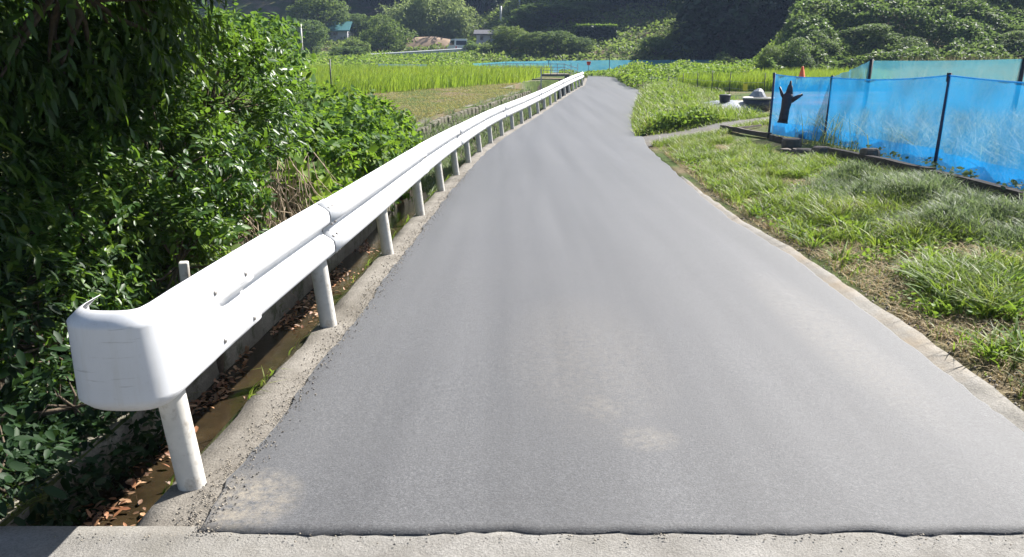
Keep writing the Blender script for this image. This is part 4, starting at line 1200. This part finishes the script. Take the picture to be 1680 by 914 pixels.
plank('plank', 'thin grey plank half sunk in grass below the dark timbers', 'plank', gp(1316, 258), gp(1440, 296), .05, .05, MAT['palewood'])
def rock(name, label, cat, px, py, size, mat, jit=.12, seed=1, dz=0.0, rzr=0.0, flat=True):
    r = random.Random(seed)
    mb = MB(); x, y, z = size
    ring = 9
    vs, fs = [], []
    lv = [(0, .92), (.3, 1.0), (.75, .98), (.93, .90), (1.0, .74)]
    for t, k in lv:
        for i in range(ring):
            a = 2 * math.pi * i / ring + .2
            sq = 1 / max(abs(math.cos(a)), abs(math.sin(a))) ** .6
            kk = k * sq * .5 * (1 + r.uniform(-jit, jit) * .5)
            vs.append((x * kk * math.cos(a), y * kk * math.sin(a), z * (t + r.uniform(-jit, jit) * .15)))
    for l in range(len(lv) - 1):
        for i in range(ring): fs.append((l * ring + i, l * ring + (i + 1) % ring, (l + 1) * ring + (i + 1) % ring, (l + 1) * ring + i))
    fs.append(tuple(range((len(lv) - 1) * ring, len(lv) * ring))); fs.append(tuple(range(ring - 1, -1, -1)))
    mb.add(vs, fs)
    q = gp(px, py, dz)
    o = mb.build(name, mat, None, False, loc=q, rot=(0, 0, rzr))
    return tag(o, label, cat)
rock('concrete_block', 'grey block at the corner of the edging by the first net posts', 'block', 1298, 244, (.36, .30, .20), MAT['stone'], .06, 2, 0, .2)
rock('stone', 'flat brown stone between the grey block and the round stone', 'stone', 1318, 252, (.40, .30, .09), MAT['stone'], .2, 3)
rock('stone', 'rounded brown stone at the end of the long timber', 'stone', 1348, 257, (.34, .28, .17), MAT['stone'], .2, 4, 0, .5)
rock('stump', 'squat pale-topped block standing alone on the long timber', 'block', 1425, 272, (.27, .25, .24), MAT['stone'], .12, 5, .02, .3)
rock('stone', 'small dark stone sunk in grass before the grey block', 'stone', 1288, 252, (.22, .18, .09), MAT['stone'], .25, 8)
rock('sack', 'crumpled white sack behind the grey block at the net', 'sack', 1322, 234, (.30, .26, .22), MAT['whitecloth'], .3, 6)

# weeds at the foot of the net
pts = []
for k in range(46):
    s = r.random() ** .9 * 2.6
    i = 1 + int(min(s, 1.99)); f = s - int(s) if s < 2 else s - 2
    i = min(i, 3); a, b = pp[i], pp[i + 1]
    cx, cy = a[0] * (1 - f) + b[0] * f - .12 - .15 * r.random(), a[1] * (1 - f) + b[1] * f
    m = r.integers(12, 34)
    pts.append(np.stack([cx + r.normal(size=m) * .08, cy + r.normal(size=m) * .1, zg(cx, cy) + .02 + .26 * r.random(m) * r.random()], 1))
leafy_stuff('weeds', 'pale leafy weeds along the foot of the blue net', np.concatenate(pts), .055, MAT['finegrass'], 'broad', 8)

# ------------------------------------------------------------------ stakes, cone, bucket and the heap by the right-hand rice
def wz(x, y): return zg(x, y)
SO = Vector((xat(1147, 40.5), 40.5, 0)); SO.z = wz(SO.x, SO.y)
sf = empty('stake_fence', SO, 0, 'row of thin stakes with string before the right rice field', 'fence')
stk = []
for px, D, yt in ((1070, 41.5, 122), (1099, 41, 124), (1122, 40.8, 120), (1147, 40.5, 120), (1171, 40, 116), (1200, 39, 118), (1258, 37, 120)):
    x = xat(px, D); z0 = wz(x, D); z1 = zat(yt, D)
    mb = MB(); mb.tube([(x - SO.x, D - SO.y, z0 - .1 - SO.z), (x - SO.x + random.uniform(-.03, .03), D - SO.y, z1 - SO.z)], [.022, .018], 6)
    mb.build('stake', MAT['blackpost'], sf, True)
    stk.append((x, D, z0))
for hgt in (.30, .62):
    for a, b in zip(stk[:-1], stk[1:]):
        mb = MB(); mb.tube([(a[0] - SO.x, a[1] - SO.y, a[2] + hgt - SO.z), ((a[0] + b[0]) / 2 - SO.x, (a[1] + b[1]) / 2 - SO.y, (a[2] + b[2]) / 2 + hgt - .04 - SO.z), (b[0] - SO.x, b[1] - SO.y, b[2] + hgt - SO.z)], .006, 4)
        mb.build('string', MAT['string'], sf)
D = 38; x = xat(1226, D); z = zat(148, D)
mb = MB(); mb.box((0, 0, 0), (.20, .03, .30), bev=.008)
o = mb.build('yellow_tag', MAT['yellow'], None, loc=(x, D, z + .13)); tag(o, 'small yellow plate hanging on the string before the rice', 'plate')
def cone_on_stake(name, label, cat, px, D, yb, hgt, rad, mat, wide_top=False):
    x = xat(px, D); z = zat(yb, D); z0 = wz(x, D)
    root = empty(name, (x, D, z0), 0, label, cat)
    mb = MB()
    if wide_top: mb.lathe([(rad * .7, 0), (rad, hgt), (rad * 1.06, hgt + .01), (rad * .93, hgt - .01), (rad * .65, .02), (.01, .02)], (0, 0, z - z0), 14)
    else: mb.lathe([(rad * 1.1, 0), (rad * .98, .02), (rad * .3, hgt * .97), (rad * .2, hgt), (.005, hgt)], (0, 0, z - z0), 14)
    mb.build('cone' if not wide_top else 'bucket_body', mat, root, True)
    mb = MB(); mb.tube([(0, 0, -.1), (0, 0, z - z0 + .05)], .02, 6); mb.build('stake', MAT['palewood'], root)
    return root
cone_on_stake('traffic_cone', 'small orange cone set on a stake behind the blue net', 'cone', 1318, 35, 127, .46, .14, MAT['orange'])
cone_on_stake('red_bucket', 'red bucket on a stake before the long far blue net', 'bucket', 966, 63, 107, .26, .17, MAT['red'], True)

# heap by the side path
D = 28.6
hx = lambda px: xat(px, D)
def heap_z(x): return wz(x, D)
ux = np.linspace(hx(1140), hx(1245), 26); uy = np.linspace(27.4, 30.0, 12)
HX, HY = np.meshgrid(ux, uy)
env = np.sin(np.linspace(0.05, np.pi - .05, 26))[None] ** .5 * np.sin(np.linspace(.05, np.pi - .05, 12))[:, None] ** .6
HZ = gz(HX, HY) + env * (.16 + .22 * fnoise(HX, HY, 2.0) + .10 * vnoise(HX, HY, 6.0))
o = link('tarpaulin', grid_mesh('tarpaulin', HX, HY, HZ, False), MAT['tarp'])
tag(o, 'crumpled grey tarpaulin spread on the ground by the rice', 'tarpaulin')
def zof(py): return zat(py, D)
mb = MB(); mb.lathe([(.15, 0), (.18, .04), (.20, .25), (.21, .27), (.18, .28), (.05, .29), (.001, .29)], n=14)
o = mb.build('black_tub', MAT['darkplastic'], None, True, loc=(hx(1190), D - .3, heap_z(hx(1190)) + .26)); tag(o, 'black upturned tub on the grey tarpaulin', 'tub')
bs = empty('basin', (hx(1242), D - .5, heap_z(hx(1242)) - .02), 0, 'wide dark basin with a white rim by the first net post', 'basin')
mb = MB(); mb.lathe([(.30, 0), (.42, .05), (.52, .42), (.48, .42), (.40, .08), (.02, .06)], n=20); mb.build('bowl', MAT['darkplastic'], bs, True)
mb = MB(); mb.lathe([(.50, .42), (.54, .43), (.55, .47), (.51, .48), (.48, .44)], n=20); mb.build('rim', MAT['whitecloth'], bs, True)
mb = MB(); mb.lathe([(0, .36), (.2, .50), (.30, .48), (.18, .66), (.08, .74), (0, .76)], n=11); mb.v = [(a + .04 * math.sin(9 * c + 3 * b), b, c) for a, b, c in mb.v]
o = mb.build('sack', MAT['tarp'], None, loc=(hx(1242), D - .5, heap_z(hx(1242)))); tag(o, 'grey crumpled sack heaped in the white-rimmed basin', 'sack')
mb = MB(); mb.lathe([(0, 0), (.34, .03), (.40, .18), (.30, .34), (.1, .42), (0, .42)], n=10); mb.v = [(a * .95 + .05 * math.sin(7 * c + 5 * b), b * .8, c * 1.0) for a, b, c in mb.v]
o = mb.build('sack', MAT['whitecloth'], None, loc=(hx(1228), D + .6, heap_z(hx(1228)) + .0)); o.scale = (.8, .8, .7); tag(o, 'white bulging sack behind the grey tarpaulin', 'sack')

# ------------------------------------------------------------------ far net, bridge and culvert at the road's end
FB = [(xat(775, 74), 74, .35, 1.25), (xat(830, 73), 73, .5, 1.43), (xat(900, 72), 72, .5, 1.50), (xat(1000, 72), 72, .5, 1.55), (xat(1100, 72), 72, .5, 1.57), (xat(1190, 72), 72, .5, 1.58)]
FO = (FB[2][0], 72, .5)
fn = empty('far_net', FO, 0, 'long low blue net crossing behind the road\'s end', 'net fence')
for i in range(len(FB) - 1): net_panel('net', [FB[i], FB[i + 1]], MAT['netfar'], fn, FO, .02, .06, 12, 4, 50 + i)
for a in FB:
    mb = MB(); mb.tube([(a[0] - FO[0], a[1] - FO[1] - .05, -.4), (a[0] - FO[0], a[1] - FO[1] - .05, a[3] - FO[2] + .03)], .03, 6); mb.build('post', MAT['netpost'], fn)
for i, (xa, xb, za, zb, D, lab) in enumerate(((620, 700, 106, 108, 70, 'short strip of dark blue net left of the bridge railing'),)):
    o = empty('low_net', (xat(xa, D), D, .5), 0, lab, 'net')
    net_panel('net', [(xat(xa, D), D, .5, zat(104.5, D)), (xat(xb, D), D, .5, zat(105.5, D))], MAT['netgrey'], o, tuple(o.location), .02, .05, 12, 4, 70)

BD = 56.0
b0x, b1x = xat(846, BD), xat(935, BD)
dz_ = zat(121.5, BD)
mb = MB(); mb.box(((b0x + b1x) / 2, BD + 1.0, dz_ - .16), (b1x - b0x, 2.4, .32), bev=.02)
o = mb.build('bridge', MAT['kerb']); tag(o, 'small concrete slab bridge over the stream at the road\'s end', 'bridge')
RO = Vector(((b0x + b1x) / 2, BD - .1, dz_))
rl = empty('bridge_railing', RO, 0, 'thin grey pipe railing along the small concrete bridge', 'railing')
xs = np.linspace(xat(792, BD), xat(948, BD), 15)
for i, x in enumerate(xs):
    mb = MB(); mb.tube([(x - RO.x, 0, -.25), (x - RO.x, 0, zat(104, BD) - dz_)], .025, 6); mb.build('post', MAT['steel'], rl)
for yy in (104.5, 110, 115):
    mb = MB(); mb.tube([(xs[0] - RO.x, 0, zat(yy + 2, BD) - dz_), (xs[3] - RO.x, 0, zat(yy, BD) - dz_), (xs[-3] - RO.x, 0, zat(yy + .6, BD) - dz_), (xs[-1] - RO.x, -.4, zat(yy + 8, BD) - dz_)], .02, 6); mb.build('rail', MAT['steel'], rl)
# culvert wall: dark headwall closing the stream
c0, c1 = at(866, 132, .42), at(912, 132, .42)
mb = MB(); mb.box(((c0[0] + c1[0]) / 2 + .35, c0[1] + .75, -.32), (c1[0] - c0[0] + 1.2, .35, 1.62))
o = mb.build('culvert_wall', MAT['darkwall']); tag(o, 'dark concrete culvert wall at the end of the stream', 'wall')
mb = MB(); mb.tube([(0, 0, -1.0), (0, 0, 1.05)], .035, 6)
o = mb.build('marker_pole', MAT['steel'], None, loc=(xat(888, 43), 43, .1)); tag(o, 'grey pole standing before the dark culvert wall', 'pole')

# ------------------------------------------------------------------ far trees and shrubs
def far_crown_mesh(name, seed, blobs, count, size, kind='broad', per=5):
    r = np.random.default_rng(seed)
    P, D, Nn, S, tw = crown(r, blobs, count // per, per, size * 1.6, size, .25, .5, None, upbias=.25)
    return leaves_mesh(name, kind, P, D, Nn, S)
def lumpy(seed, w, h, n, low=.12):
    """blobs of a rounded crown of width w and height h standing on z = 0"""
    r = np.random.default_rng(seed)
    out = []
    for k in range(n):
        a = r.random() * 6.28; t = r.random()
        z = h * (low + (.88 - low) * t); rad = (w / 2) * math.sqrt(max(.1, 1 - ((t - .35) / .75) ** 2)) * r.uniform(.35, .75)
        s = r.uniform(.16, .27) * (w + h) / 2
        out.append((rad * math.cos(a), rad * math.sin(a), z, s, s, s * .8))
    return out
PROTO = {}
def proto(key, seed, w, h, n, count, size, mat, kind='broad', low=.12):
    me = far_crown_mesh('crown', seed, lumpy(seed, w, h, n, low), count, size, kind)
    me.materials.append(MAT[mat])
    mb = MB(); mb.tube([(0, 0, -.6), (.05 * w * .2, 0, h * .3), (-.02 * w, .03 * w, h * .72)], [.05 * h * .5 + .05, .035 * h * .5 + .04, .03], 7)
    limbs(mb, (0, 0, h * .25), [(w * .25, 0, h * .6), (-w * .22, w * .1, h * .62), (0, -w * .25, h * .55)], .02 * h, 5, seed=seed)
    tm = mb.mesh('trunk', True); tm.materials.append(MAT['bark'])
    PROTO[key] = (me, tm, w, h)
for i in range(3): proto(('shrub', i), 100 + i, 3.0, 2.4, 14, 4200, .13, 'hill')
for i in range(3): proto(('tree', i), 110 + i, 5.5, 6.5, 22, 10500, .18, 'hill', low=.22)
for i in range(4): proto(('dark', i), 120 + i, 6.0, 10.0, 26, 6500, .34, 'darkhill', low=.16)
for i in range(2): proto(('ball', i), 130 + i, 6.0, 5.4, 20, 12000, .155, 'hill', low=.15)
def far_tree(key, x, y, w, h, label, group=None, name='tree', rot=None, cat='tree'):
    me, tm, pw, ph = PROTO[key]
    o = empty(name, (x, y, zg(x, y) - .1), (rot if rot is not None else random.uniform(0, 6.28)), label, cat, group)
    o.scale = (w / pw, w / pw, h / ph)
    link('crown', me, None, o); link('trunk', tm, None, o)
    return o
def px_tree(key, px, ytop, wpx, D, label, group=None, name='tree', cat='tree', minh=1.0):
    x = xat(px, D); h = max(minh, zat(ytop, D) - zg(x, D) + .1); w = wpx / F * D
    return far_tree(key, x, D, w, h, label, group, name, None, cat)

# bamboo grove: culms with feathery tops
def bamboo(px, ytop, wpx, D, label, seed):
    r = np.random.default_rng(seed)
    x = xat(px, D); z0 = zg(x, D); h = zat(ytop, D) - z0
    root = empty('bamboo', (x, D, z0), 0, label, 'bamboo', 'bamboo clumps of the grove')
    w = wpx / F * D
    mb = MB(); PP, DD = [], []
    for k in range(26):
        a = r.normal(size=2) * w * .26; hh = h * r.uniform(.82, 1.06)
        ln = r.normal(size=2) * .07 * h
        pts = [(a[0], a[1], -.3), (a[0] + ln[0] * .3, a[1] + ln[1] * .3, hh * .6), (a[0] + ln[0], a[1] + ln[1], hh)]
        mb.tube(pts, [.05, .04, .01], 5, False)
        m = 150
        t = .12 + .9 * r.random(m) ** .8
        c = np.array(pts[0])[None] * 0 + np.stack([a[0] + ln[0] * t ** 1.6, a[1] + ln[1] * t ** 1.6, hh * t], 1)
        sp = (.55 * np.sin(np.pi * np.clip(t, .05, .97)) + .12)[:, None]
        q = r.normal(size=(m, 3)) * np.array([1, 1, .5]) * sp
        PP.append(c + q); DD.append(unit(q * np.array([1, 1, .2]) + np.array([0, 0, .35]) * r.normal(size=(m, 1)) - np.array([0, 0, .35])))
    P = np.concatenate(PP); D_ = np.concatenate(DD)
    me = leaves_mesh('foliage', 'long', P, D_, unit(np.array([0, 0, .6]) + r.normal(size=P.shape) * .6), .30 + .30 * r.random(len(P)))
    link('foliage', me, MAT['bamboo'], root)['kind'] = 'stuff'
    mb.build('culms', MAT['bamboo'], root, True)
bamboo(668, 8, 50, 112, 'bamboo clump at the left end of the grove', 1)
bamboo(697, -12, 55, 114, 'tall bamboo clump in the middle of the grove', 2)
bamboo(728, -10, 55, 115, 'tall bamboo clump right of the middle one in the grove', 3)
bamboo(752, 14, 40, 113, 'bamboo clump at the right end of the grove above the van', 4)

# named trees and shrubs, each where it stands
px_tree(('ball', 0), 636, 24, 88, 104, 'round dark green tree in front of the bamboo grove', name='round_tree')
px_tree(('ball', 1), 512, 36, 66, 100, 'rounded shrub behind the white pole on the left', name='round_shrub', cat='shrub')
px_tree(('tree', 0), 528, -6, 90, 112, 'tall pale green tree above the rounded shrub on the left', name='leafy_tree')
px_tree(('tree', 1), 585, 20, 60, 116, 'leafy tree right of the teal roof', name='leafy_tree')
px_tree(('shrub', 0), 585, 62, 46, 97, 'low spreading shrub below the teal roofed house', name='shrub', cat='shrub', minh=1.5)
px_tree(('shrub', 1), 572, 76, 60, 94, 'low bush at the left end of the far white guardrail', name='shrub', cat='shrub', minh=1.2)
px_tree(('shrub', 2), 780, 68, 40, 100, 'bush right of the white van below the grey shed', name='shrub', cat='shrub')
px_tree(('tree', 2), 838, 45, 62, 94, 'leafy tree right of the grey shed', name='leafy_tree')
px_tree(('tree', 0), 874, 54, 60, 91, 'leafy tree second from the grey shed', name='leafy_tree')
px_tree(('tree', 1), 915, 48, 56, 90, 'leafy tree left of the small grassy terrace', name='leafy_tree')
px_tree(('tree', 2), 952, 62, 40, 90, 'pale slim shrub below the small grassy terrace', name='shrub', cat='shrub')
px_tree(('shrub', 1), 808, 74, 48, 92, 'bush under the leafy trees near the grey shed', name='shrub', cat='shrub')
px_tree(('tree', 0), 905, 8, 120, 104, 'broad sunlit tree crown above the row of leafy trees', name='leafy_tree')
px_tree(('tree', 1), 860, 22, 90, 104, 'sunlit tree crown above the grey shed roof', name='leafy_tree')
px_tree(('tree', 2), 965, 14, 90, 108, 'pale tree crown behind the small grassy terrace', name='leafy_tree')
px_tree(('tree', 0), 1075, 62, 62, 88, 'leafy shrub at the lower left of the sunlit slope', name='shrub', cat='shrub')
px_tree(('tree', 1), 1098, 48, 66, 92, 'leafy tree low on the sunlit slope beside the dark wood', name='leafy_tree')
px_tree(('tree', 2), 1128, 26, 72, 97, 'leafy tree halfway up the sunlit slope', name='leafy_tree')
px_tree(('tree', 0), 1160, 2, 80, 102, 'leafy tree near the top of the sunlit slope', name='leafy_tree')
px_tree(('shrub', 2), 1128, 72, 54, 87, 'low shrub at the foot of the sunlit slope', name='shrub', cat='shrub')
px_tree(('shrub', 0), 1190, 88, 50, 70, 'small bush by the right end of the far blue net', name='shrub', cat='shrub')

# dark wood on the hillside: nothing tells its trees apart
wr = random.Random(5)
def wood(n, x0, x1, y0, y1, label, group, hmin=8, hmax=13, avoid=None):
    for k in range(n):
        for _ in range(30):
            x = wr.uniform(x0, x1); y = wr.uniform(y0, y1)
            if avoid is None or not avoid(x, y): break
        far_tree(('dark', k % 4), x, y, wr.uniform(6, 8.5), wr.uniform(hmin, hmax), label, group, 'forest_tree', wr.uniform(0, 6.28))
wood(34, -70, 2, 128, 165, 'tall dark tree in the shaded wood behind the bamboo', 'trees of the dark wood on the left hill', 11, 16)
pxof = lambda x, y: 840 + x / (.9643 * y) * 1307
wood(16, 12, 24, 109, 120, 'tall dark tree in the shaded wood above the road end', 'trees of the dark wood in the centre', 10, 14, lambda x, y: not (1000 < pxof(x, y) < 1120))
wood(16, 16, 31, 76, 92, 'tall dark tree in the shaded wood left of the vine slope', 'trees of the dark wood right of centre', 9, 13, lambda x, y: not (1170 < pxof(x, y) < 1300))
wood(30, -6, 90, 126, 160, 'tall dark tree on the upper hillside', 'trees of the upper hillside wood', 11, 16)
wood(14, 34, 95, 88, 115, 'tall dark tree behind the vine covered slope', 'trees behind the vine slope', 9, 14)

# kudzu over the right-hand slope, lumps of it
kr = np.random.default_rng(61)
n = 130000
y = kr.uniform(50.5, 68, n); x = kr.uniform(16, 62, n)
lim = xat(1245, 1) * y + 2 * (fnoise(x, y, .2) - .5) + (y - 52) * .16
m = x > lim
x, y = x[m], y[m]
lump = 1.5 * ss(.35, .75, fnoise(x, y, .33)) + .5 * fnoise(x, y, 1.1)
leafy_stuff('kudzu', 'kudzu vines blanketing the slope behind the straw coloured grass', np.stack([x, y, gz(x, y) + lump * (.55 + .45 * kr.random(len(x)) ** .5)], 1), .21, MAT['kudzu'], 'broad', 9, .9, 'kudzu')
for i, (px, yt, wp, D, lab) in enumerate(((1300, 62, 70, 53, 'vine smothered bush above the orange cone'), (1265, 78, 50, 53, 'low vine smothered bush by the dark wood behind the stakes'), (1345, 52, 60, 56, 'vine smothered bush between the orange cone and the tall black post'),
        (1420, 46, 90, 58, 'wide vine smothered mound directly behind the tall black post'), (1500, 60, 70, 55, 'low vine smothered bush right of the tall black post'), (1580, 30, 90, 61, 'wide vine smothered mound on the slope at the right'),
        (1655, 50, 70, 57, 'rightmost low vine smothered bush behind the pale net'), (1540, 22, 80, 64, 'vine smothered bush high on the slope below the grey building'), (1380, 20, 70, 65, 'vine smothered bush high on the slope beside the dark wood'), (1640, 14, 80, 66, 'topmost vine smothered bush at the right end of the slope'))):
    px_tree(('ball', i % 2), px, yt, wp, D, lab, 'bushes smothered on the kudzu slope', 'shrub', 'shrub', 1.2)

# undergrowth carpet of the lower hills
n = 60000
y = kr.uniform(84, 128, n); x = kr.uniform(-60, 40, n)
m = ~((x < -4) & (y < 105))
x, y = x[m], y[m]
leafy_stuff('undergrowth', 'dark undergrowth covering the foot of the hills', np.stack([x, y, gz(x, y) + 1.1 * fnoise(x, y, .3) * kr.random(len(x)) ** .5], 1), .36, MAT['hill'], 'broad', 10, .9, 'undergrowth')
n = 40000
y = kr.uniform(66, 103, n); x = kr.uniform(-45, 0, n)
leafy_stuff('weeds', 'rough green growth on the far fields at the left', np.stack([x, y, gz(x, y) + .5 * fnoise(x, y, .4) * kr.random(n) ** .5], 1), .26, MAT['weed'], 'broad', 12, .9)
# small sunlit lawn terrace
tx0, tx1 = xat(945, 96), xat(1010, 96)
tz = zat(44, 96)
mb = MB(); mb.box(((tx0 + tx1) / 2, 99, tz - 1.5), (tx1 - tx0, 6, 3), .0, bev=.2)
o = mb.build('lawn_terrace', MAT['weed']); tag(o, 'small sunlit grassy terrace cut into the hillside', kind='structure')
xq = kr.uniform(tx0, tx1, 9000); yq = kr.uniform(95.9, 102, 9000)
leafy_stuff('grass', 'bright short grass on the small hillside terrace', np.stack([xq, yq, tz + .25 * kr.random(9000)], 1), .2, MAT['weed'], 'broad', 13)
yf = np.full(5000, 95.9); xq = kr.uniform(tx0, tx1, 5000)
leafy_stuff('creeper', 'dark creeper hanging over the face of the small terrace', np.stack([xq, yf - .2 * kr.random(5000), tz - 3 * kr.random(5000)], 1), .25, MAT['darkhill'], 'broad', 14, .2, 'creeper')

# ------------------------------------------------------------------ far buildings, van, guardrail, poles
def house(name, label, px0, px1, yb, ye, yr, D, wallm, roofm, wins=()):
    x0, x1 = xat(px0, D), xat(px1, D); zb, ze, zr_ = zat(yb, D), zat(ye, D), zat(yr, D)
    cx = (x0 + x1) / 2; w = x1 - x0; dep = max(4.0, w * .7)
    root = empty(name, (cx, D, zb), 0, label, 'house')
    mb = MB(); mb.box((0, dep / 2, (ze - zb) / 2 - 1), (w, dep, ze - zb + 2)); mb.build('wall', wallm, root)
    e = .35; h0, h1 = ze - zb, zr_ - zb
    mb = MB()
    mb.add([(-w / 2 - e, -e, h0 - .05), (w / 2 + e, -e, h0 - .05), (w / 2 + e, dep / 2, h1), (-w / 2 - e, dep / 2, h1), (w / 2 + e, dep + e, h0 - .05), (-w / 2 - e, dep + e, h0 - .05),
            (-w / 2 - e, -e, h0 + .1), (w / 2 + e, -e, h0 + .1), (w / 2 + e, dep / 2, h1 + .15), (-w / 2 - e, dep / 2, h1 + .15), (w / 2 + e, dep + e, h0 + .1), (-w / 2 - e, dep + e, h0 + .1)],
           [(0, 1, 2, 3), (3, 2, 4, 5), (6, 9, 8, 7), (9, 11, 10, 8), (0, 6, 7, 1), (5, 4, 10, 11), (0, 3, 9, 6), (3, 5, 11, 9), (1, 7, 8, 2), (2, 8, 10, 4)])
    mb.build('roof', roofm, root)
    for a, b, c, d in wins:
        wx0, wx1 = xat(a, D) - cx, xat(b, D) - cx; wz0, wz1 = zat(d, D) - zb, zat(c, D) - zb
        mb = MB(); mb.box(((wx0 + wx1) / 2, -.03, (wz0 + wz1) / 2), (wx1 - wx0, .08, wz1 - wz0)); f = mb.build('window', MAT['palewood'], root)
        mb = MB(); mb.box(((wx0 + wx1) / 2, -.08, (wz0 + wz1) / 2), (wx1 - wx0 - .12, .03, wz1 - wz0 - .12)); mb.build('pane', MAT['glass'], f)
    return root
house('shed', 'grey shed with a dark roof half hidden behind bushes', 782, 818, 78, 57, 50, 103, MAT['plaster'], MAT['darkroof'], ((788, 793, 59, 66), (804, 811, 58, 63)))
house('house', 'far house with a teal metal roof among the left trees', 540, 572, 60, 51, 36, 112, MAT['plaster'], MAT['tealroof'], ((549, 556, 53, 58),))
house('house', 'grey house on the terrace at the top right of the slope', 1345, 1445, 14, -30, -60, 76, MAT['plaster'], MAT['darkroof'], ((1380, 1400, -18, 4),))
house('house', 'low grey building above the vine slope right of the grey house', 1462, 1560, 8, -28, -50, 78, MAT['plaster'], MAT['darkroof'], ((1480, 1510, -14, 3),))

# tan earth bank below the bamboo
bx = np.linspace(xat(655, 108), xat(768, 108), 30); bt = np.linspace(0, 1, 8)
topz = np.interp(np.linspace(0, 1, 30), [0, .12, .5, .8, 1], [zat(72, 108), zat(62, 108), zat(60, 108), zat(66, 108), zat(84, 108)])
BXg = np.repeat(bx[:, None], 8, 1); BYg = 106 + 2.2 * bt[None] ** 1.5 + .5 * (fnoise(BXg, BXg * 0 + bt[None] * 3, .5) - .5)
BZg = 1.9 + (topz[:, None] - 1.9) * bt[None]
V1 = np.concatenate([BXg, bx[:, None]], 1); V2 = np.concatenate([BYg, BYg[:, -1:] + 7], 1); V3 = np.concatenate([BZg, BZg[:, -1:] + .3], 1)
o = link('earth_bank', grid_mesh('earth_bank', V1.T[::1], V2.T, V3.T), MAT['earth']); tag(o, 'bare tan earth bank below the bamboo grove', kind='structure')

# white van
VD = 101.0
vx, vz = xat(751, VD), zat(90, VD)
van = empty('van', (vx, VD, vz), .35, 'white van parked on the far lane before the earth bank', 'van')
mb = MB(); mb.box((0, 0, .62), (1.68, 3.4, .75), bev=.08); mb.add([(-.82, -1.68, .98), (.82, -1.68, .98), (.82, 1.2, .98), (-.82, 1.2, .98), (-.70, -1.55, 1.85), (.70, -1.55, 1.85), (.70, .55, 1.85), (-.70, .55, 1.85)], [(0, 1, 5, 4), (1, 2, 6, 5), (2, 3, 7, 6), (3, 0, 4, 7), (4, 5, 6, 7)])
mb.build('body', MAT['vanpaint'], van)
mb = MB(); mb.add([(-.68, -1.685, 1.12), (.68, -1.685, 1.12), (.62, -1.60, 1.62), (-.62, -1.60, 1.62)], [(0, 1, 2, 3)]); mb.build('rear_window', MAT['glass'], van)
for s in (-1, 1):
    mb = MB(); mb.add([(s * .822, -1.3, 1.15), (s * .822, .7, 1.15), (s * .745, .35, 1.66), (s * .745, -1.2, 1.66)], [(0, 1, 2, 3)]); mb.build('side_window', MAT['glass'], van)
    for yy in (-1.1, 1.1):
        mb = MB(); mb.tube([(s * .70, yy, .29), (s * .86, yy, .29)], .29, 14); w = mb.build('wheel', MAT['tyre'], van)
    mb = MB(); mb.box((s * .68, -1.71, .85), (.12, .04, .26)); mb.build('tail_light', MAT['red'], van)

# far white guardrail by the lane
g0, g1 = Vector((xat(602, 94), 94, 0)), Vector((xat(760, 99), 99, 0))
fg = empty('guardrail', (g0.x, g0.y, zat(97, 94) - .3), 0, 'short far white guardrail sloping up to the van', 'guardrail')
FG = Vector(fg.location)
frs = []
for s in np.linspace(0, 1, 12):
    p = g0.lerp(g1, s); z = zat(97, 94) * (1 - s) + zat(87, 99) * s
    frs.append((p.x - FG.x, p.y - FG.y, z + .12 - FG.z, .1, -.99))
V, Fc = sweep(frs, lambda i: [(d * 1.3, h * 1.25) for d, h in PROF[::2]])
me = bpy.data.meshes.new('beam'); me.from_pydata(V, [], Fc); me.update(); link('beam', me, MAT['rail'], fg)
for s in np.linspace(0, 1, 9):
    f = frs[int(s * 11)]
    mb = MB(); mb.tube([(f[0], f[1] + .08, f[2] - .8), (f[0], f[1] + .08, f[2] + .35)], .06, 6); mb.build('post', MAT['post'], fg)

def pole(name, label, px, yb, yt, D, r0, mat, arm=False):
    x = xat(px, D); zb = min(zat(yb, D), zg(x, D)); zt = zat(yt, D)
    root = empty(name, (x, D, zb), 0, label, 'pole')
    mb = MB(); mb.tube([(0, 0, -.3), (0, 0, zt - zb)], [r0, r0 * .8], 10); mb.build('shaft', mat, root, True)
    if arm:
        mb = MB(); mb.box((0, -.1, zt - zb - .5), (1.2, .08, .1)); mb.build('crossarm', MAT['steel'], root)
    return root
pole('pole', 'slim white pole standing before the rounded shrub on the left', 497, 82, 40, 80, .10, MAT['post'])
pole('utility_pole', 'concrete utility pole above the leafy trees, left one of two', 822, 40, 10, 112, .17, MAT['post'])
pole('utility_pole', 'concrete utility pole rising out of frame, right one of two', 852, 40, -40, 118, .14, MAT['steel'], True)
pole('stake', 'dark stake at the near edge of the left rice field', 541, 126, 97, 32, .03, MAT['blackpost'])

# ------------------------------------------------------------------ haze
HAZE = .00045
mb = MB()
mb.box((0, 120, 60), (460, 300, 130))
hz = mb.build('haze', None)
m, nt, out = M('thin_haze')
v = N(nt, 'ShaderNodeVolumePrincipled', Density=HAZE)
v.inputs['Color'].default_value = (.50, .66, 1.0, 1)
L(nt, v.outputs[0], out.inputs['Volume'])
hz.data.materials.append(m)
tag(hz, 'thin pale summer haze over the valley', kind='stuff')
